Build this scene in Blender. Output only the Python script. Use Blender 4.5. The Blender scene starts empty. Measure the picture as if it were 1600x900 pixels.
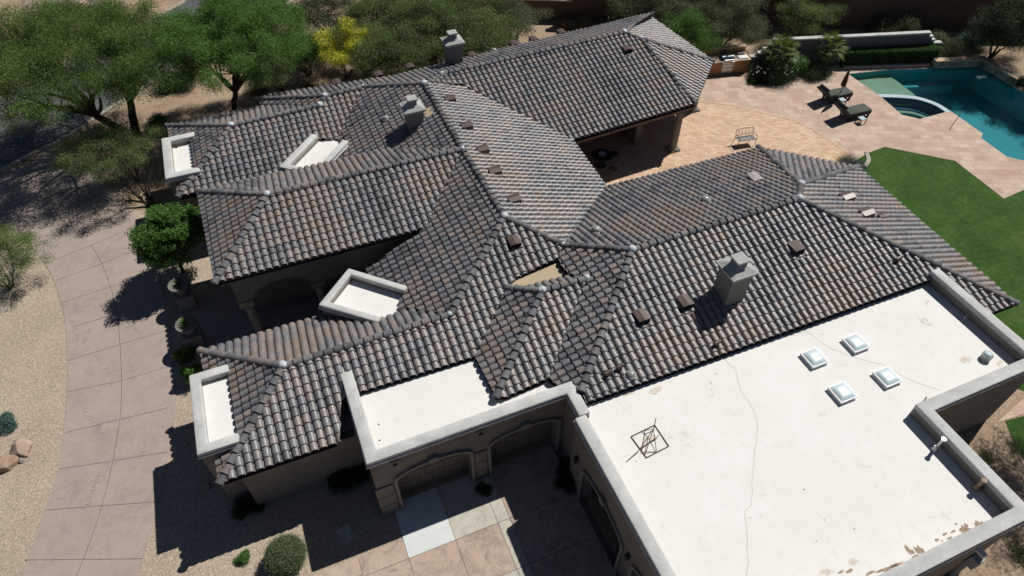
import bpy, bmesh, math, random
import numpy as np
from mathutils import Vector, Matrix, noise
from mathutils.geometry import tessellate_polygon
R = math.radians
rnd = random.Random(7)
nrs = np.random.RandomState(11)
col = bpy.context.scene.collection
scn = bpy.context.scene

# ---------------------------------------------------------------- camera
CAMZ, HEAD, DEP, FPX = 23.0, 22.4, 47.5, 1040.0
cd = bpy.data.cameras.new('camera'); cam = bpy.data.objects.new('camera', cd); col.objects.link(cam)
cam.location = (0, 0, CAMZ); cam.rotation_euler = (R(90-DEP), 0, R(-HEAD))
cd.sensor_width = 36; cd.lens = FPX/1600*36; cd.clip_start = .1; cd.clip_end = 600
scn.camera = cam
scn.render.resolution_x = 1024; scn.render.resolution_y = 576
# ---------------------------------------------------------------- light
SUN_AZ, SUN_EL = 70.0, 52.2
w = bpy.data.worlds.new("World"); scn.world = w; w.use_nodes = True
nt = w.node_tree; bg = nt.nodes['Background']
sky = nt.nodes.new('ShaderNodeTexSky'); sky.sky_type = 'NISHITA'; sky.sun_disc = False
sky.sun_elevation = R(SUN_EL); sky.sun_rotation = R(SUN_AZ); sky.altitude = 700; sky.air_density = .6; sky.dust_density = .4; sky.ozone_density = 1.0
nt.links.new(sky.outputs[0], bg.inputs[0]); bg.inputs[1].default_value = .05
sl = bpy.data.lights.new('sun', 'SUN'); sl.energy = 5.0; sl.angle = R(.5); sl.color = (1, .965, .9)
so = bpy.data.objects.new('sun', sl); col.objects.link(so)
sv = Vector((math.cos(R(SUN_EL))*math.sin(R(SUN_AZ)), math.cos(R(SUN_EL))*math.cos(R(SUN_AZ)), math.sin(R(SUN_EL))))
so.rotation_euler = sv.to_track_quat('Z', 'Y').to_euler(); so.location = sv*60
scn.view_settings.view_transform = 'Standard'; scn.view_settings.look = 'None'
scn.view_settings.exposure = -0.2; scn.view_settings.gamma = 1
try: scn.view_settings.use_curve_mapping = False
except Exception: pass

# ---------------------------------------------------------------- measuring: point seen at a pixel of the survey photo, at a known height
_h, _d = R(HEAD), R(DEP)
_F = Vector((math.sin(_h)*math.cos(_d), math.cos(_h)*math.cos(_d), -math.sin(_d)))
_X = Vector((math.cos(_h), -math.sin(_h), 0)); _U = _X.cross(_F)
def at(px, py, z=0.0):
    d = _F + _X*((px-800)/FPX) - _U*((py-450)/FPX)
    return Vector((0, 0, CAMZ)) + d*((z-CAMZ)/d.z)

# ---------------------------------------------------------------- object helpers
def tag(o, label=None, cat=None, group=None, kind=None):
    if label: o['label'] = label
    if cat: o['category'] = cat
    if group: o['group'] = group
    if kind: o['kind'] = kind
    return o
def empty(name, loc=(0, 0, 0), rz=0, **k):
    o = bpy.data.objects.new(name, None); col.objects.link(o); o.location = loc; o.rotation_euler = (0, 0, rz)
    o.empty_display_size = .2
    return tag(o, **k)
def link_mesh(name, me, mats, parent=None, smooth=None):
    for m in (mats if isinstance(mats, (list, tuple)) else [mats]): me.materials.append(m)
    o = bpy.data.objects.new(name, me); col.objects.link(o)
    if parent is not None: o.parent = parent
    return o
class MB:
    def __init__(s): s.v = []; s.f = []; s.m = []
    def add(s, vs, fs, m=0):
        b = len(s.v); s.v += [tuple(v) for v in vs]; s.f += [tuple(b+i for i in f) for f in fs]; s.m += [m]*len(fs)
    def box(s, x0, x1, y0, y1, z0, z1, m=0, rz=0, c=None):
        vs = [(x, y, z) for z in (z0, z1) for x, y in ((x0, y0), (x1, y0), (x1, y1), (x0, y1))]
        if rz:
            cx, cy = c if c else ((x0+x1)/2, (y0+y1)/2); ca, sa = math.cos(rz), math.sin(rz)
            vs = [(cx+(x-cx)*ca-(y-cy)*sa, cy+(x-cx)*sa+(y-cy)*ca, z) for x, y, z in vs]
        s.add(vs, [(0, 3, 2, 1), (4, 5, 6, 7), (0, 1, 5, 4), (1, 2, 6, 5), (2, 3, 7, 6), (3, 0, 4, 7)], m)
    def prism(s, poly, z0, z1, m=0, top=True, bot=True):
        n = len(poly); a = sum(poly[i][0]*poly[(i+1) % n][1]-poly[(i+1) % n][0]*poly[i][1] for i in range(n))
        if a < 0: poly = poly[::-1]
        zz = lambda z, i: z[i] if isinstance(z, (list, tuple)) else z
        vs = [(p[0], p[1], zz(z0, i)) for i, p in enumerate(poly)] + [(p[0], p[1], zz(z1, i)) for i, p in enumerate(poly)]
        fs = [(i, (i+1) % n, n+(i+1) % n, n+i) for i in range(n)]
        if bot: fs.append(tuple(range(n))[::-1])
        if top: fs.append(tuple(range(n, 2*n)))
        s.add(vs, fs, m)
    def tube(s, pts, rs, n=8, m=0, caps=True):
        pts = [Vector(p) for p in pts]; b = len(s.v); k = len(pts)
        for i, p in enumerate(pts):
            t = (pts[min(i+1, k-1)]-pts[max(i-1, 0)]).normalized()
            a = t.orthogonal().normalized() if abs(t.z) > .9 else t.cross(Vector((0, 0, 1))).normalized()
            c = t.cross(a); r = rs[i] if isinstance(rs, (list, tuple)) else rs
            for j in range(n):
                q = 2*math.pi*j/n; s.v.append(tuple(p+a*(r*math.cos(q))+c*(r*math.sin(q))))
        for i in range(k-1):
            for j in range(n):
                s.f.append((b+i*n+j, b+i*n+(j+1) % n, b+(i+1)*n+(j+1) % n, b+(i+1)*n+j)); s.m.append(m)
        if caps:
            s.f.append(tuple(b+j for j in range(n))[::-1]); s.m.append(m)
            s.f.append(tuple(b+(k-1)*n+j for j in range(n))); s.m.append(m)
    def lathe(s, c, prof, n=20, m=0):
        b = len(s.v); k = len(prof)
        for r, z in prof:
            for j in range(n):
                q = 2*math.pi*j/n; s.v.append((c[0]+r*math.cos(q), c[1]+r*math.sin(q), c[2]+z))
        for i in range(k-1):
            for j in range(n):
                s.f.append((b+i*n+j, b+i*n+(j+1) % n, b+(i+1)*n+(j+1) % n, b+(i+1)*n+j)); s.m.append(m)
        s.f.append(tuple(b+j for j in range(n))[::-1]); s.m.append(m)
        s.f.append(tuple(b+(k-1)*n+j for j in range(n))); s.m.append(m)
    def sheet(s, poly, z, m=0):
        n = len(poly); a = sum(poly[i][0]*poly[(i+1) % n][1]-poly[(i+1) % n][0]*poly[i][1] for i in range(n))
        if a < 0: poly = poly[::-1]
        s.add([(p[0], p[1], z) for p in poly], [tuple(range(n))], m)
    def build(s, name, mats, parent=None, smooth=None, bevel=0):
        me = bpy.data.meshes.new(name); me.from_pydata(s.v, [], s.f); me.update()
        me.polygons.foreach_set('material_index', s.m)
        if bevel or smooth:
            bm = bmesh.new(); bm.from_mesh(me); bmesh.ops.recalc_face_normals(bm, faces=bm.faces)
            if bevel:
                es = [e for e in bm.edges if len(e.link_faces) == 2 and e.calc_face_angle(0) > .5]
                bmesh.ops.bevel(bm, geom=es, offset=bevel, segments=2, affect='EDGES', profile=.5)
            bm.to_mesh(me); bm.free()
        if smooth:
            me.polygons.foreach_set('use_smooth', [True]*len(me.polygons)); me.set_sharp_from_angle(angle=R(smooth))
        return link_mesh(name, me, mats, parent)

# ---------------------------------------------------------------- materials
def lin(c): return tuple(((x/255)/12.92 if x <= 10 else (((x/255)+.055)/1.055)**2.4) for x in c)
def nmat(name, rough=.8, spec=.3):
    m = bpy.data.materials.new(name); m.use_nodes = True; n = m.node_tree; b = n.nodes['Principled BSDF']
    b.inputs['Roughness'].default_value = rough; b.inputs['Specular IOR Level'].default_value = spec
    return m, n, b
def N(n, t, **k):
    x = n.nodes.new(t)
    for a, v in k.items(): setattr(x, a, v)
    return x
def noise_n(n, scale, detail=4, rough=.6, vec=None, dist=0):
    x = N(n, 'ShaderNodeTexNoise'); x.inputs['Scale'].default_value = scale; x.inputs['Detail'].default_value = detail
    x.inputs['Roughness'].default_value = rough; x.inputs['Distortion'].default_value = dist
    if vec is None:
        vec = N(n, 'ShaderNodeNewGeometry').outputs['Position']
    n.links.new(vec, x.inputs['Vector']); return x.outputs[0]
def ramp(n, fac, stops, interp='LINEAR'):
    r = N(n, 'ShaderNodeValToRGB'); r.color_ramp.interpolation = interp; e = r.color_ramp.elements
    while len(e) < len(stops): e.new(.5)
    for i, (p, c) in enumerate(stops):
        e[i].position = p; e[i].color = (*c, 1) if not isinstance(c, (int, float)) else (c, c, c, 1)
    n.links.new(fac, r.inputs[0]); return r.outputs[0]
def mix(n, fac, a, b, mode='MIX'):
    x = N(n, 'ShaderNodeMix', data_type='RGBA', blend_type=mode)
    for k, v in ((0, fac), (6, a), (7, b)):
        if hasattr(v, 'links') or isinstance(v, bpy.types.NodeSocket): n.links.new(v, x.inputs[k])
        else: x.inputs[k].default_value = v if k == 0 else (*v, 1)
    return x.outputs[2]
def bump(n, b, h, strength=.4, dist=.01):
    x = N(n, 'ShaderNodeBump'); x.inputs['Strength'].default_value = strength; x.inputs['Distance'].default_value = dist
    n.links.new(h, x.inputs['Height']); n.links.new(x.outputs[0], b.inputs['Normal'])
def simple(name, c, rough=.8, spec=.3, var=.18, scale=3, metal=0, bmp=0, fine=40):
    m, n, b = nmat(name, rough, spec); b.inputs['Metallic'].default_value = metal
    f = noise_n(n, scale, 6, .65)
    lo = tuple(x*(1-var) for x in c); hi = tuple(min(1, x*(1+var)) for x in c)
    n.links.new(ramp(n, f, [(.3, lo), (.7, hi)]), b.inputs['Base Color'])
    if bmp: bump(n, b, noise_n(n, fine, 3), bmp, .01)
    return m
M = {}
def tile_mat(name, cols, rough=.43, spec=.7, k=1.12):
    m, n, b = nmat(name, rough, spec)
    a = N(n, 'ShaderNodeAttribute', attribute_name='tint')
    c = ramp(n, a.outputs['Fac'], [(p, tuple(q*k for q in v)) for p, v in cols], 'CONSTANT')
    f = noise_n(n, 9, 5, .7); c = mix(n, 1, c, ramp(n, f, [(.25, .68), (.75, 1.28)]), 'MULTIPLY')
    g = noise_n(n, 1.1, 3, .6); c = mix(n, 1, c, ramp(n, g, [(.3, (.84, .85, .88)), (.7, (1.12, 1.1, 1.06))]), 'MULTIPLY')
    # chalky efflorescence specks
    s = noise_n(n, 38, 2, .5); c = mix(n, ramp(n, s, [(.66, 0.), (.8, .45)]), c, (.3, .29, .28))
    n.links.new(c, b.inputs['Base Color'])
    n.links.new(ramp(n, f, [(.3, rough-.08), (.7, rough+.2)]), b.inputs['Roughness'])
    bump(n, b, noise_n(n, 60, 3), .35, .006)
    return m
TC = [(0, (.098, .098, .104)), (.15, (.14, .144, .156)), (.32, (.172, .17, .175)), (.46, (.19, .168, .162)), (.64, (.214, .178, .166)), (.86, (.202, .152, .126))]
M['tile'] = tile_mat('roof tile', TC)
M['ridge'] = tile_mat('ridge tile', TC, .68, .35, .95)
M['felt'] = simple('roof felt', (.03, .028, .026), .95)
M['mortar'] = simple('zinc white cap', (.5, .54, .57), .45, .4, .12, 12)
def stucco(name, c, v=.12):
    m, n, b = nmat(name, .9, .15)
    f = noise_n(n, 1.6, 6, .7); g = noise_n(n, 18, 4, .7)
    cc = ramp(n, f, [(.3, tuple(x*(1-v) for x in c)), (.7, tuple(x*(1+v) for x in c))])
    cc = mix(n, 1, cc, ramp(n, g, [(.3, .9), (.7, 1.08)]), 'MULTIPLY')
    n.links.new(cc, b.inputs['Base Color']); bump(n, b, noise_n(n, 45, 4, .7), .5, .012); return m
M['wall'] = stucco('stucco wall', (.205, .188, .165))
M['cap'] = stucco('stucco coping', (.53, .535, .52), .16)
M['trim'] = stucco('stucco trim', (.25, .235, .21))
M['fascia'] = simple('fascia board', (.17, .125, .1), .8)
def white_roof():
    m, n, b = nmat('white roof coating', .7, .25)
    f = noise_n(n, .35, 6, .7); g = noise_n(n, 2.2, 8, .75, dist=1.2); k = noise_n(n, .9, 3, .5)
    c = ramp(n, f, [(.3, (.735, .725, .695)), (.7, (.80, .795, .775))])
    c = mix(n, ramp(n, g, [(.50, 0.), (.74, .6)]), c, (.70, .675, .625))
    c = mix(n, ramp(n, mix(n, 1, g, k, 'MULTIPLY'), [(.36, 0.), (.46, .6)]), c, (.6, .52, .42))
    n.links.new(c, b.inputs['Base Color']); bump(n, b, noise_n(n, 5, 6, .7), .35, .03); return m
M['white'] = white_roof()
M['stain'] = simple('bare brown roof patch', (.36, .27, .2), .9, .1, .35, 9)
M['crack'] = simple('roof crack', (.54, .53, .49), .9, .1)
M['vent'] = simple('painted brown vent metal', (.095, .062, .054), .42, .5, .15, 6)
M['vent_shiny'] = simple('bare vent metal', (.38, .33, .32), .38, .5, .1, 6, metal=.3)
M['dark'] = simple('dark opening', (.012, .012, .012), .9)
M['steel'] = simple('galvanised steel', (.5, .5, .5), .35, .5, .2, 8, metal=.8)
M['iron'] = simple('black iron', (.035, .033, .035), .5, .5, .1)
def glass_mat():
    m, n, b = nmat('skylight dome', .3, .4)
    b.inputs['Base Color'].default_value = (.60, .72, .76, 1); b.inputs['Coat Weight'].default_value = .6
    return m
M['dome'] = glass_mat()
M['whiteframe'] = simple('white frame', (.8, .8, .8), .5, .4, .04)
M['dust'] = simple('tan roof dust', (.66, .61, .53), .9, .1, .2, 9)
M['bubble'] = simple('clear acrylic bubble', (.3, .31, .28), .1, .8, .1)
M['patch'] = simple('beige cricket membrane', (.46, .37, .24), .85, .2, .12, 4)
M['chim'] = stucco('chimney stucco', (.2, .198, .175)); M['chimcap'] = stucco('chimney cap', (.40, .41, .395))
M['door'] = simple('garage door boards', (.2, .165, .135), .7, .2, .15, 5)
# ================================================================ THE HOUSE (x, y = the house's own axes, metres)
V = dict(a=(-2.16, 15.66, 4.03), b=(3.96, 15.66, 4.03), N0=(7.42, 29.62, 5.2), N1=(7.36, 23.66, 5.2), N2=(7.41, 18.78, 5.17),
  N3=(9.22, 16.99, 4.52), N4=(11.19, 15.1, 5.21), N5=(19.03, 15.13, 5.2), N6=(20.05, 16.15, 4.90), N0b=(8.74, 30.79, 4.83),
  wa=(-4.95, 12.62, 3.0), wb=(-5.05, 18.4, 3.0), L1a=(4.52, 20.43, 4.15), L1b=(1.71, 19.95, 3.22),
  r2=(25.15, 8.45, 3.04), r3=(25.54, 17.82, 3.07), r4=(21.97, 20.95, 3.12), c1=(13.55, 21.14, 3.07), c2=(13.79, 25.28, 2.93),
  q0=(19.77, 31.2, 4.81), q1=(20.58, 30.64, 4.54), q2=(21.42, 25.69, 3.0), q3=(24.89, 29.13, 3.02), q4=(24.2, 35.5, 3.15),
  u0=(2.68, 31.7, 4.41), u1=(4.73, 31.86, 4.4), u2=(-.69, 34.81, 3.24), v0=(-2.09, 31.12, 4.22), v1=(2.29, 31.23, 4.25),
  v2=(-5.3, 34.23, 3.11), v3=(-5.19, 27.92, 3.14), vy=(2.55, 29.01, 3.52),
  m0=(-1.19, 23.76, 5.2), m2=(-3.94, 20.5, 4.17), m3=(-4.1, 26.55, 4.17),
  g0=(7.41, 15.03, 4.54), g1=(9.25, 14.98, 4.53), g2=(4.34, 11.98, 3.48), g3=(6.40, 15.98, 4.18), g4=(6.34, 12.0, 3.5), g5=(4.62, 11.85, 3.45),
  vv=(8.78, 16.53, 4.36), h4=(7.06, 10.92, 3.77), vl=(4.27, 13.9, 3.44))
V = {k: Vector(p) for k, p in V.items()}
FRONT, LEFT, RIGHT, BACK = 180, 270, 90, 0
# name: (downslope azimuth, vertices that fix the plane, outline; (x, y) pairs are taken on the plane)
FC = dict(
 F1=(FRONT, 'a b N2 N3 wa vl', ['wa', (-1.05, 12.62), (-.62, 13.9), (-.05, 13.97), 'vl', 'g3', (6.9, 16.25), 'vv', 'N3', 'N2', 'b', 'a']),
 WL=(LEFT, 'a wb wa', ['wa', 'a', 'wb', (-4.98, 17.0), (-4.15, 17.0), (-4.15, 13.5), (-4.98, 13.5)]),
 WB=(BACK, 'a b wb', ['a', 'b', (2.62, 17.0), (1.7, 16.9), (1.2, 17.0), (.2, 18.35), (-1.5, 18.42), 'wb']),
 L1=(LEFT, 'N1 N2 b L1a L1b', ['N1', 'L1a', 'L1b', (1.75, 19.1), (2.95, 17.95), (2.45, 17.5), (2.3, 17.05), (2.62, 17.0), 'b', 'N2']),
 C=(RIGHT, 'N0 N1 N2 N3 c1 c2', ['N0', 'N1', 'N2', 'N3', 'c1', 'c2', (9.5, 29.9)]),
 CB=(BACK, 'N3 N4 N5 N6 c1 r4', ['N3', 'N4', 'N5', 'N6', 'r4', 'c1']),
 FR=(FRONT, 'N4 N5 r2 h4', ['h4', (7.05, 10.5), (22.3, 10.4), (22.9, 10.4), (22.9, 8.45), 'r2', 'N5', 'N4']),
 RR=(RIGHT, 'N5 N6 r3 r2', ['N5', 'r2', 'r3', 'N6']),
 TR=(41, 'N6 r3 r4', ['N6', 'r3', 'r4']),
 PF=(178, 'N0b q0 q1 q2 c2', ['N0b', 'N0', (9.5, 29.9), 'c2', 'q2', 'q1', 'q0']),
 PB=(-2, 'N0b q0 u1 N0', ['u0', 'u1', 'N0', 'N0b', 'q0', (24.3, 35.0), (14.4, 34.0), (6.7, 32.9), (0.2, 35.0), 'u2']),
 PT=(134, 'q1 q2 q3', ['q1', 'q2', 'q3']),
 PR=(107, 'q0 q1 q3 q4', ['q0', 'q1', 'q3', 'q4']),
 NF=(FRONT, 'v0 v1 u0 u1 v3 vy', ['v0', 'v3', (.05, 27.9), (1.45, 29.4), (2.0, 29.2), 'vy', 'u1', 'u0', 'v1']),
 NL=(LEFT, 'v0 v2 v3', ['v0', 'v2', (-5.25, 32.0), (-4.2, 32.0), (-4.2, 28.9), (-5.2, 28.9), 'v3']),
 NB=(BACK, 'v0 v1 v2', ['v0', 'v1', (-.55, 34.15), 'v2']),
 UL=(LEFT, 'u0 u2 v1', ['u0', 'u2', (-.55, 34.15), 'v1']),
 L2=(LEFT, 'N0 N1 u1 vy', ['N0', 'u1', 'vy', (2.75, 28.5), (2.95, 28.2), (1.95, 27.1), (2.1, 26.4), (4.1, 26.4), 'N1']),
 MF=(FRONT, 'm0 N1 m2 L1a', ['m0', 'm2', 'L1a', 'N1']),
 ML=(LEFT, 'm0 m2 m3', ['m0', 'm3', 'm2']),
 MB=(BACK, 'm0 N1 m3', ['m0', 'N1', (4.6, 26.45), 'm3']),
 GL=(LEFT, 'g0 g2 g3 vl', ['g0', 'g3', 'vl', 'g2']),
 GF=(FRONT, 'g0 g1 g4 g5', ['g0', 'g2', 'g5', 'g4', 'g1']),
 GB=(BACK, 'g0 g1 g3', ['g0', 'g1', (8.7, 15.55), (8.35, 15.6), (6.95, 15.75), 'g3']),
 L4=(LEFT, 'N3 N4 h4 g4 g1 vv', ['N4', 'N3', 'vv', (8.72, 16.1), (8.8, 15.55), 'g1', 'g4', (6.6, 11.1), 'h4']),
)
PL = {}
def fit(vs):
    A = np.array([[v.x, v.y, 1] for v in vs]); z = np.array([v.z for v in vs])
    return np.linalg.lstsq(A, z, rcond=None)[0]
for k, (az, vs, out) in FC.items():
    c = fit([V[q] for q in vs.split()])
    P3 = [V[q].copy() if isinstance(q, str) else Vector((q[0], q[1], c[0]*q[0]+c[1]*q[1]+c[2])) for q in out]
    if sum(P3[i].x*P3[(i+1) % len(P3)].y-P3[(i+1) % len(P3)].x*P3[i].y for i in range(len(P3))) < 0: P3 = P3[::-1]
    PL[k] = (az, c, P3)
def zon(k, x, y): c = PL[k][1]; return c[0]*x+c[1]*y+c[2]
def hit(k, px, py):
    """point of roof slope k seen at a pixel"""
    c = PL[k][1]; z = 4.
    for _ in range(30):
        p = at(px, py, z); z = .5*z+.5*(c[0]*p.x+c[1]*p.y+c[2])
    return at(px, py, z)
PITCH, EXPO = .295, .315
PROF = [(0, -.012), (.05, .046), (.19, .078), (.41, .092), (.63, .078), (.77, .046), (.82, -.012), (1., -.012)]
def clip_poly(pts, A, B):
    out = []; ex, ey = B[0]-A[0], B[1]-A[1]
    d = [ex*(p[1]-A[1])-ey*(p[0]-A[0]) for p in pts]
    for i in range(len(pts)):
        j = (i+1) % len(pts)
        if d[i] >= 0: out.append(pts[i])
        if (d[i] > 0 and d[j] < 0) or (d[i] < 0 and d[j] > 0):
            t = d[i]/(d[i]-d[j]); out.append(tuple(pts[i][q]+(pts[j][q]-pts[i][q])*t for q in range(3)))
    return out
def tint_at(x, y):
    q = noise.noise(Vector((x*.33, y*.33, 5.)))*.55 + .22*noise.noise(Vector((x*1.4, y*1.4, 9.))) + .46 + (rnd.random()-.5)*.62
    return max(0., min(.999, q))
HOUSE = empty('house', (6, 20, 0), label='sprawling stucco house with brown and slate barrel tiled hip roofs and flat white roofs', cat='house')
HOUSE.location = (0, 0, 0)
def slope(k):
    az, c, P3 = PL[k]; dn = Vector((math.sin(R(az)), math.cos(R(az)))); ac = Vector((dn.y, -dn.x))
    poly = [(p.x, p.y) for p in P3]; n = len(poly)
    conv = all((poly[(i+1) % n][0]-poly[i][0])*(poly[(i+2) % n][1]-poly[(i+1) % n][1])-(poly[(i+1) % n][1]-poly[i][1])*(poly[(i+2) % n][0]-poly[(i+1) % n][0]) > -1e-6 for i in range(n))
    pieces = [poly] if conv else []
    if not conv:
        for t in tessellate_polygon([[Vector((p[0], p[1], 0)) for p in poly]]):
            q = [poly[i] for i in t]
            s = (q[1][0]-q[0][0])*(q[2][1]-q[0][1])-(q[1][1]-q[0][1])*(q[2][0]-q[0][0])
            if abs(s) < 1e-5: continue
            pieces.append(q if s > 0 else q[::-1])
    # boundary residuals bend the sheet a little so that neighbouring slopes meet
    bs = []
    for i in range(n):
        A, B = P3[i], P3[(i+1) % n]; m = max(2, int((B-A).length/.5))
        for j in range(m):
            p = A.lerp(B, j/m); bs.append((p.x, p.y, p.z-(c[0]*p.x+c[1]*p.y+c[2])))
    bs = np.array(bs)
    def corr(x, y):
        d2 = (bs[:, 0]-x)**2+(bs[:, 1]-y)**2+1e-3; wt = 1/d2**1.5; return float((wt*bs[:, 2]).sum()/wt.sum())
    us = [Vector(p).dot(ac) for p in poly]; vs_ = [Vector(p).dot(dn) for p in poly]
    u0, u1, v1 = min(us), max(us), max(vs_); v0 = min(vs_)
    if k in ('F1', 'FR', 'GF', 'L1', 'L4'):
        v1 = {'F1': -12.60, 'FR': -8.42, 'GF': -11.82}.get(k, v1)
    verts, faces, tints = [], [], []
    nu, nv = int((u1-u0)/PITCH)+2, int((v1-v0)/EXPO)+2
    P2 = np.array(poly)
    def inside(x, y):
        r = False; j = n-1
        for i in range(n):
            xi, yi = poly[i]; xj, yj = poly[j]
            if (yi > y) != (yj > y) and x < (xj-xi)*(y-yi)/(yj-yi)+xi: r = not r
            j = i
        return r
    def dist_edge(x, y):
        a = P2; b = np.roll(P2, -1, 0); d = b-a; t = ((x-a[:, 0])*d[:, 0]+(y-a[:, 1])*d[:, 1])/(d**2).sum(1); t = t.clip(0, 1)
        return np.hypot(a[:, 0]+t*d[:, 0]-x, a[:, 1]+t*d[:, 1]-y).min()
    ub = math.floor(u0/PITCH)*PITCH
    for iu in range(nu+1):
        for iv in range(-1, nv):
            uu = ub+iu*PITCH; vb = v1-iv*EXPO; va = vb-EXPO
            cc = ac*(uu+PITCH/2)+dn*(vb-EXPO/2)
            ins = inside(cc.x, cc.y); de = dist_edge(cc.x, cc.y)
            if not ins and de > .3: continue
            whole = ins and de > .24
            ju = rnd.uniform(-.006, .006); jv = rnd.uniform(-.009, .009); jz = rnd.uniform(-.003, .004); jr = rnd.uniform(-.004, .006)
            if rnd.random() < .005: jv += rnd.uniform(.03, .08); jr += .012
            t = tint_at(cc.x+az, cc.y)
            zc = corr(cc.x, cc.y)
            zc00 = corr(*(ac*uu+dn*va)); zc11 = corr(*(ac*(uu+PITCH)+dn*vb)); zc01 = corr(*(ac*uu+dn*vb)); zc10 = corr(*(ac*(uu+PITCH)+dn*va))
            row = []
            for q, (vv_, rise) in enumerate(((va-.02, 0), (vb, .05+jr))):
                r_ = []
                for pu, ph in PROF:
                    p = ac*(uu+pu*PITCH+(ju if 0 < pu < 1 else 0))+dn*(vv_+(jv if q else 0))
                    zz = (zc00 if q == 0 else zc01)*(1-pu)+(zc10 if q == 0 else zc11)*pu
                    hh = ph*(.93 if q == 0 else 1.0)
                    r_.append((p.x, p.y, c[0]*p.x+c[1]*p.y+c[2]+zz+hh+rise+jz))
                row.append(r_)
            low = [(p[0], p[1], p[2]-.05-jr) for p in row[1]]
            quads = []
            for j in range(len(PROF)-1):
                quads.append((row[0][j], row[1][j], row[1][j+1], row[0][j+1]))
                quads.append((row[1][j], low[j], low[j+1], row[1][j+1]))
            for qd in quads:
                if whole:
                    b = len(verts); verts += qd; faces.append((b, b+1, b+2, b+3)); tints.append(t); continue
                for pc in pieces:
                    pts = list(qd)
                    for i in range(len(pc)):
                        pts = clip_poly(pts, pc[i], pc[(i+1) % len(pc)])
                        if len(pts) < 3: break
                    if len(pts) >= 3:
                        b = len(verts); verts += pts; faces.append(tuple(range(b, b+len(pts)))); tints.append(t)
    nf = len(faces)
    # felt underlay, two sheets
    for dz in (-.07, -.13):
        b = len(verts); verts += [(p.x, p.y, p.z+dz) for p in P3]
        for t in tessellate_polygon([[Vector((p.x, p.y, 0)) for p in P3]]): faces.append(tuple(b+i for i in t)); tints.append(0)
    me = bpy.data.meshes.new('roof_slope'); me.from_pydata(verts, [], faces); me.update()
    at_ = me.attributes.new('tint', 'FLOAT', 'FACE'); at_.data.foreach_set('value', tints)
    me.polygons.foreach_set('material_index', [0]*nf+[1]*(len(faces)-nf))
    bm = bmesh.new(); bm.from_mesh(me); bmesh.ops.remove_doubles(bm, verts=bm.verts, dist=.0006)
    bmesh.ops.dissolve_degenerate(bm, dist=.0005, edges=bm.edges)
    bm.to_mesh(me); bm.free()
    me.polygons.foreach_set('use_smooth', [True]*len(me.polygons)); me.set_sharp_from_angle(angle=R(48))
    return link_mesh('roof_slope', me, [M['tile'], M['felt']], HOUSE)
SL = {k: slope(k) for k in FC}
def ridge(owner, P, Q, r=.145, lift=.035, ends=(0, 0)):
    """a run of overlapping barrel cap tiles from P (upper) to Q (lower)"""
    P = V[P] if isinstance(P, str) else Vector(P); Q = V[Q] if isinstance(Q, str) else Vector(Q)
    d = Q-P; L = d.length; d.normalize(); a = d.cross(Vector((0, 0, 1))).normalized(); u = a.cross(d)
    n = max(1, round(L/.36)); verts = []; faces = []; tints = []; K = 8
    for i in range(n):
        s0 = i*L/n-.05; s1 = (i+1)*L/n+.0; j = rnd.uniform(-.012, .012); t = tint_at(P.x+i, P.y+7)
        t = min(.999, max(0, t*.8-.05))
        rings = []
        for s, rr, up in ((s0, r*.86, -.016), (s1, r*1.07, .03), (s1, r*.82, -.01)):
            c0 = P+d*s+u*(lift+up)+a*j
            rings.append([c0+a*(rr*math.cos(q))+u*(rr*.92*math.sin(q)) for q in [math.pi*(-.16+1.32*k/K) for k in range(K+1)]])
        b = len(verts)
        for g in rings: verts += [tuple(p) for p in g]
        for q in range(2):
            for k in range(K): faces.append((b+q*(K+1)+k, b+(q+1)*(K+1)+k, b+(q+1)*(K+1)+k+1, b+q*(K+1)+k+1)); tints.append(t)
        faces.append(tuple(b+2*(K+1)+k for k in range(K+1))); tints.append(t)
    me = bpy.data.meshes.new('ridge_cap'); me.from_pydata(verts, [], faces); me.update()
    me.attributes.new('tint', 'FLOAT', 'FACE').data.foreach_set('value', tints)
    bm = bmesh.new(); bm.from_mesh(me); bmesh.ops.recalc_face_normals(bm, faces=bm.faces); bm.to_mesh(me); bm.free()
    me.polygons.foreach_set('use_smooth', [True]*len(me.polygons)); me.set_sharp_from_angle(angle=R(48))
    return link_mesh('ridge_cap', me, [M['ridge']], SL[owner])
for o, p, q in [('F1', 'b', 'a'), ('F1', 'a', 'wa'), ('WB', 'a', 'wb'), ('L1', 'N2', 'b'), ('C', 'N0', 'N1'), ('C', 'N1', 'N2'), ('C', 'N2', 'N3'),
                ('CB', 'N4', 'N3'), ('CB', 'N5', 'N4'), ('FR', 'N4', 'h4'), ('RR', 'N5', 'N6'), ('RR', 'N5', 'r2'), ('TR', 'N6', 'r3'), ('TR', 'N6', 'r4'),
                ('PF', 'N0b', 'N0'), ('PF', 'q0', 'N0b'), ('PF', 'q0', 'q1'), ('PF', 'q1', 'q2'), ('PR', 'q0', 'q4'), ('PR', 'q1', 'q3'),
                ('PB', 'N0', 'u1'), ('PB', 'u1', 'u0'), ('PB', 'u0', 'u2'), ('NF', 'v1', 'v0'), ('NF', 'v0', 'v3'), ('NB', 'v0', 'v2'), ('NF', 'u0', 'v1'),
                ('MF', 'N1', 'm0'), ('MF', 'm0', 'm2'), ('MB', 'm0', 'm3'), ('GF', 'g1', 'g0'), ('GF', 'g0', 'g2'), ('GB', 'g0', 'g3')]:
    ridge(o, p, q)
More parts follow.
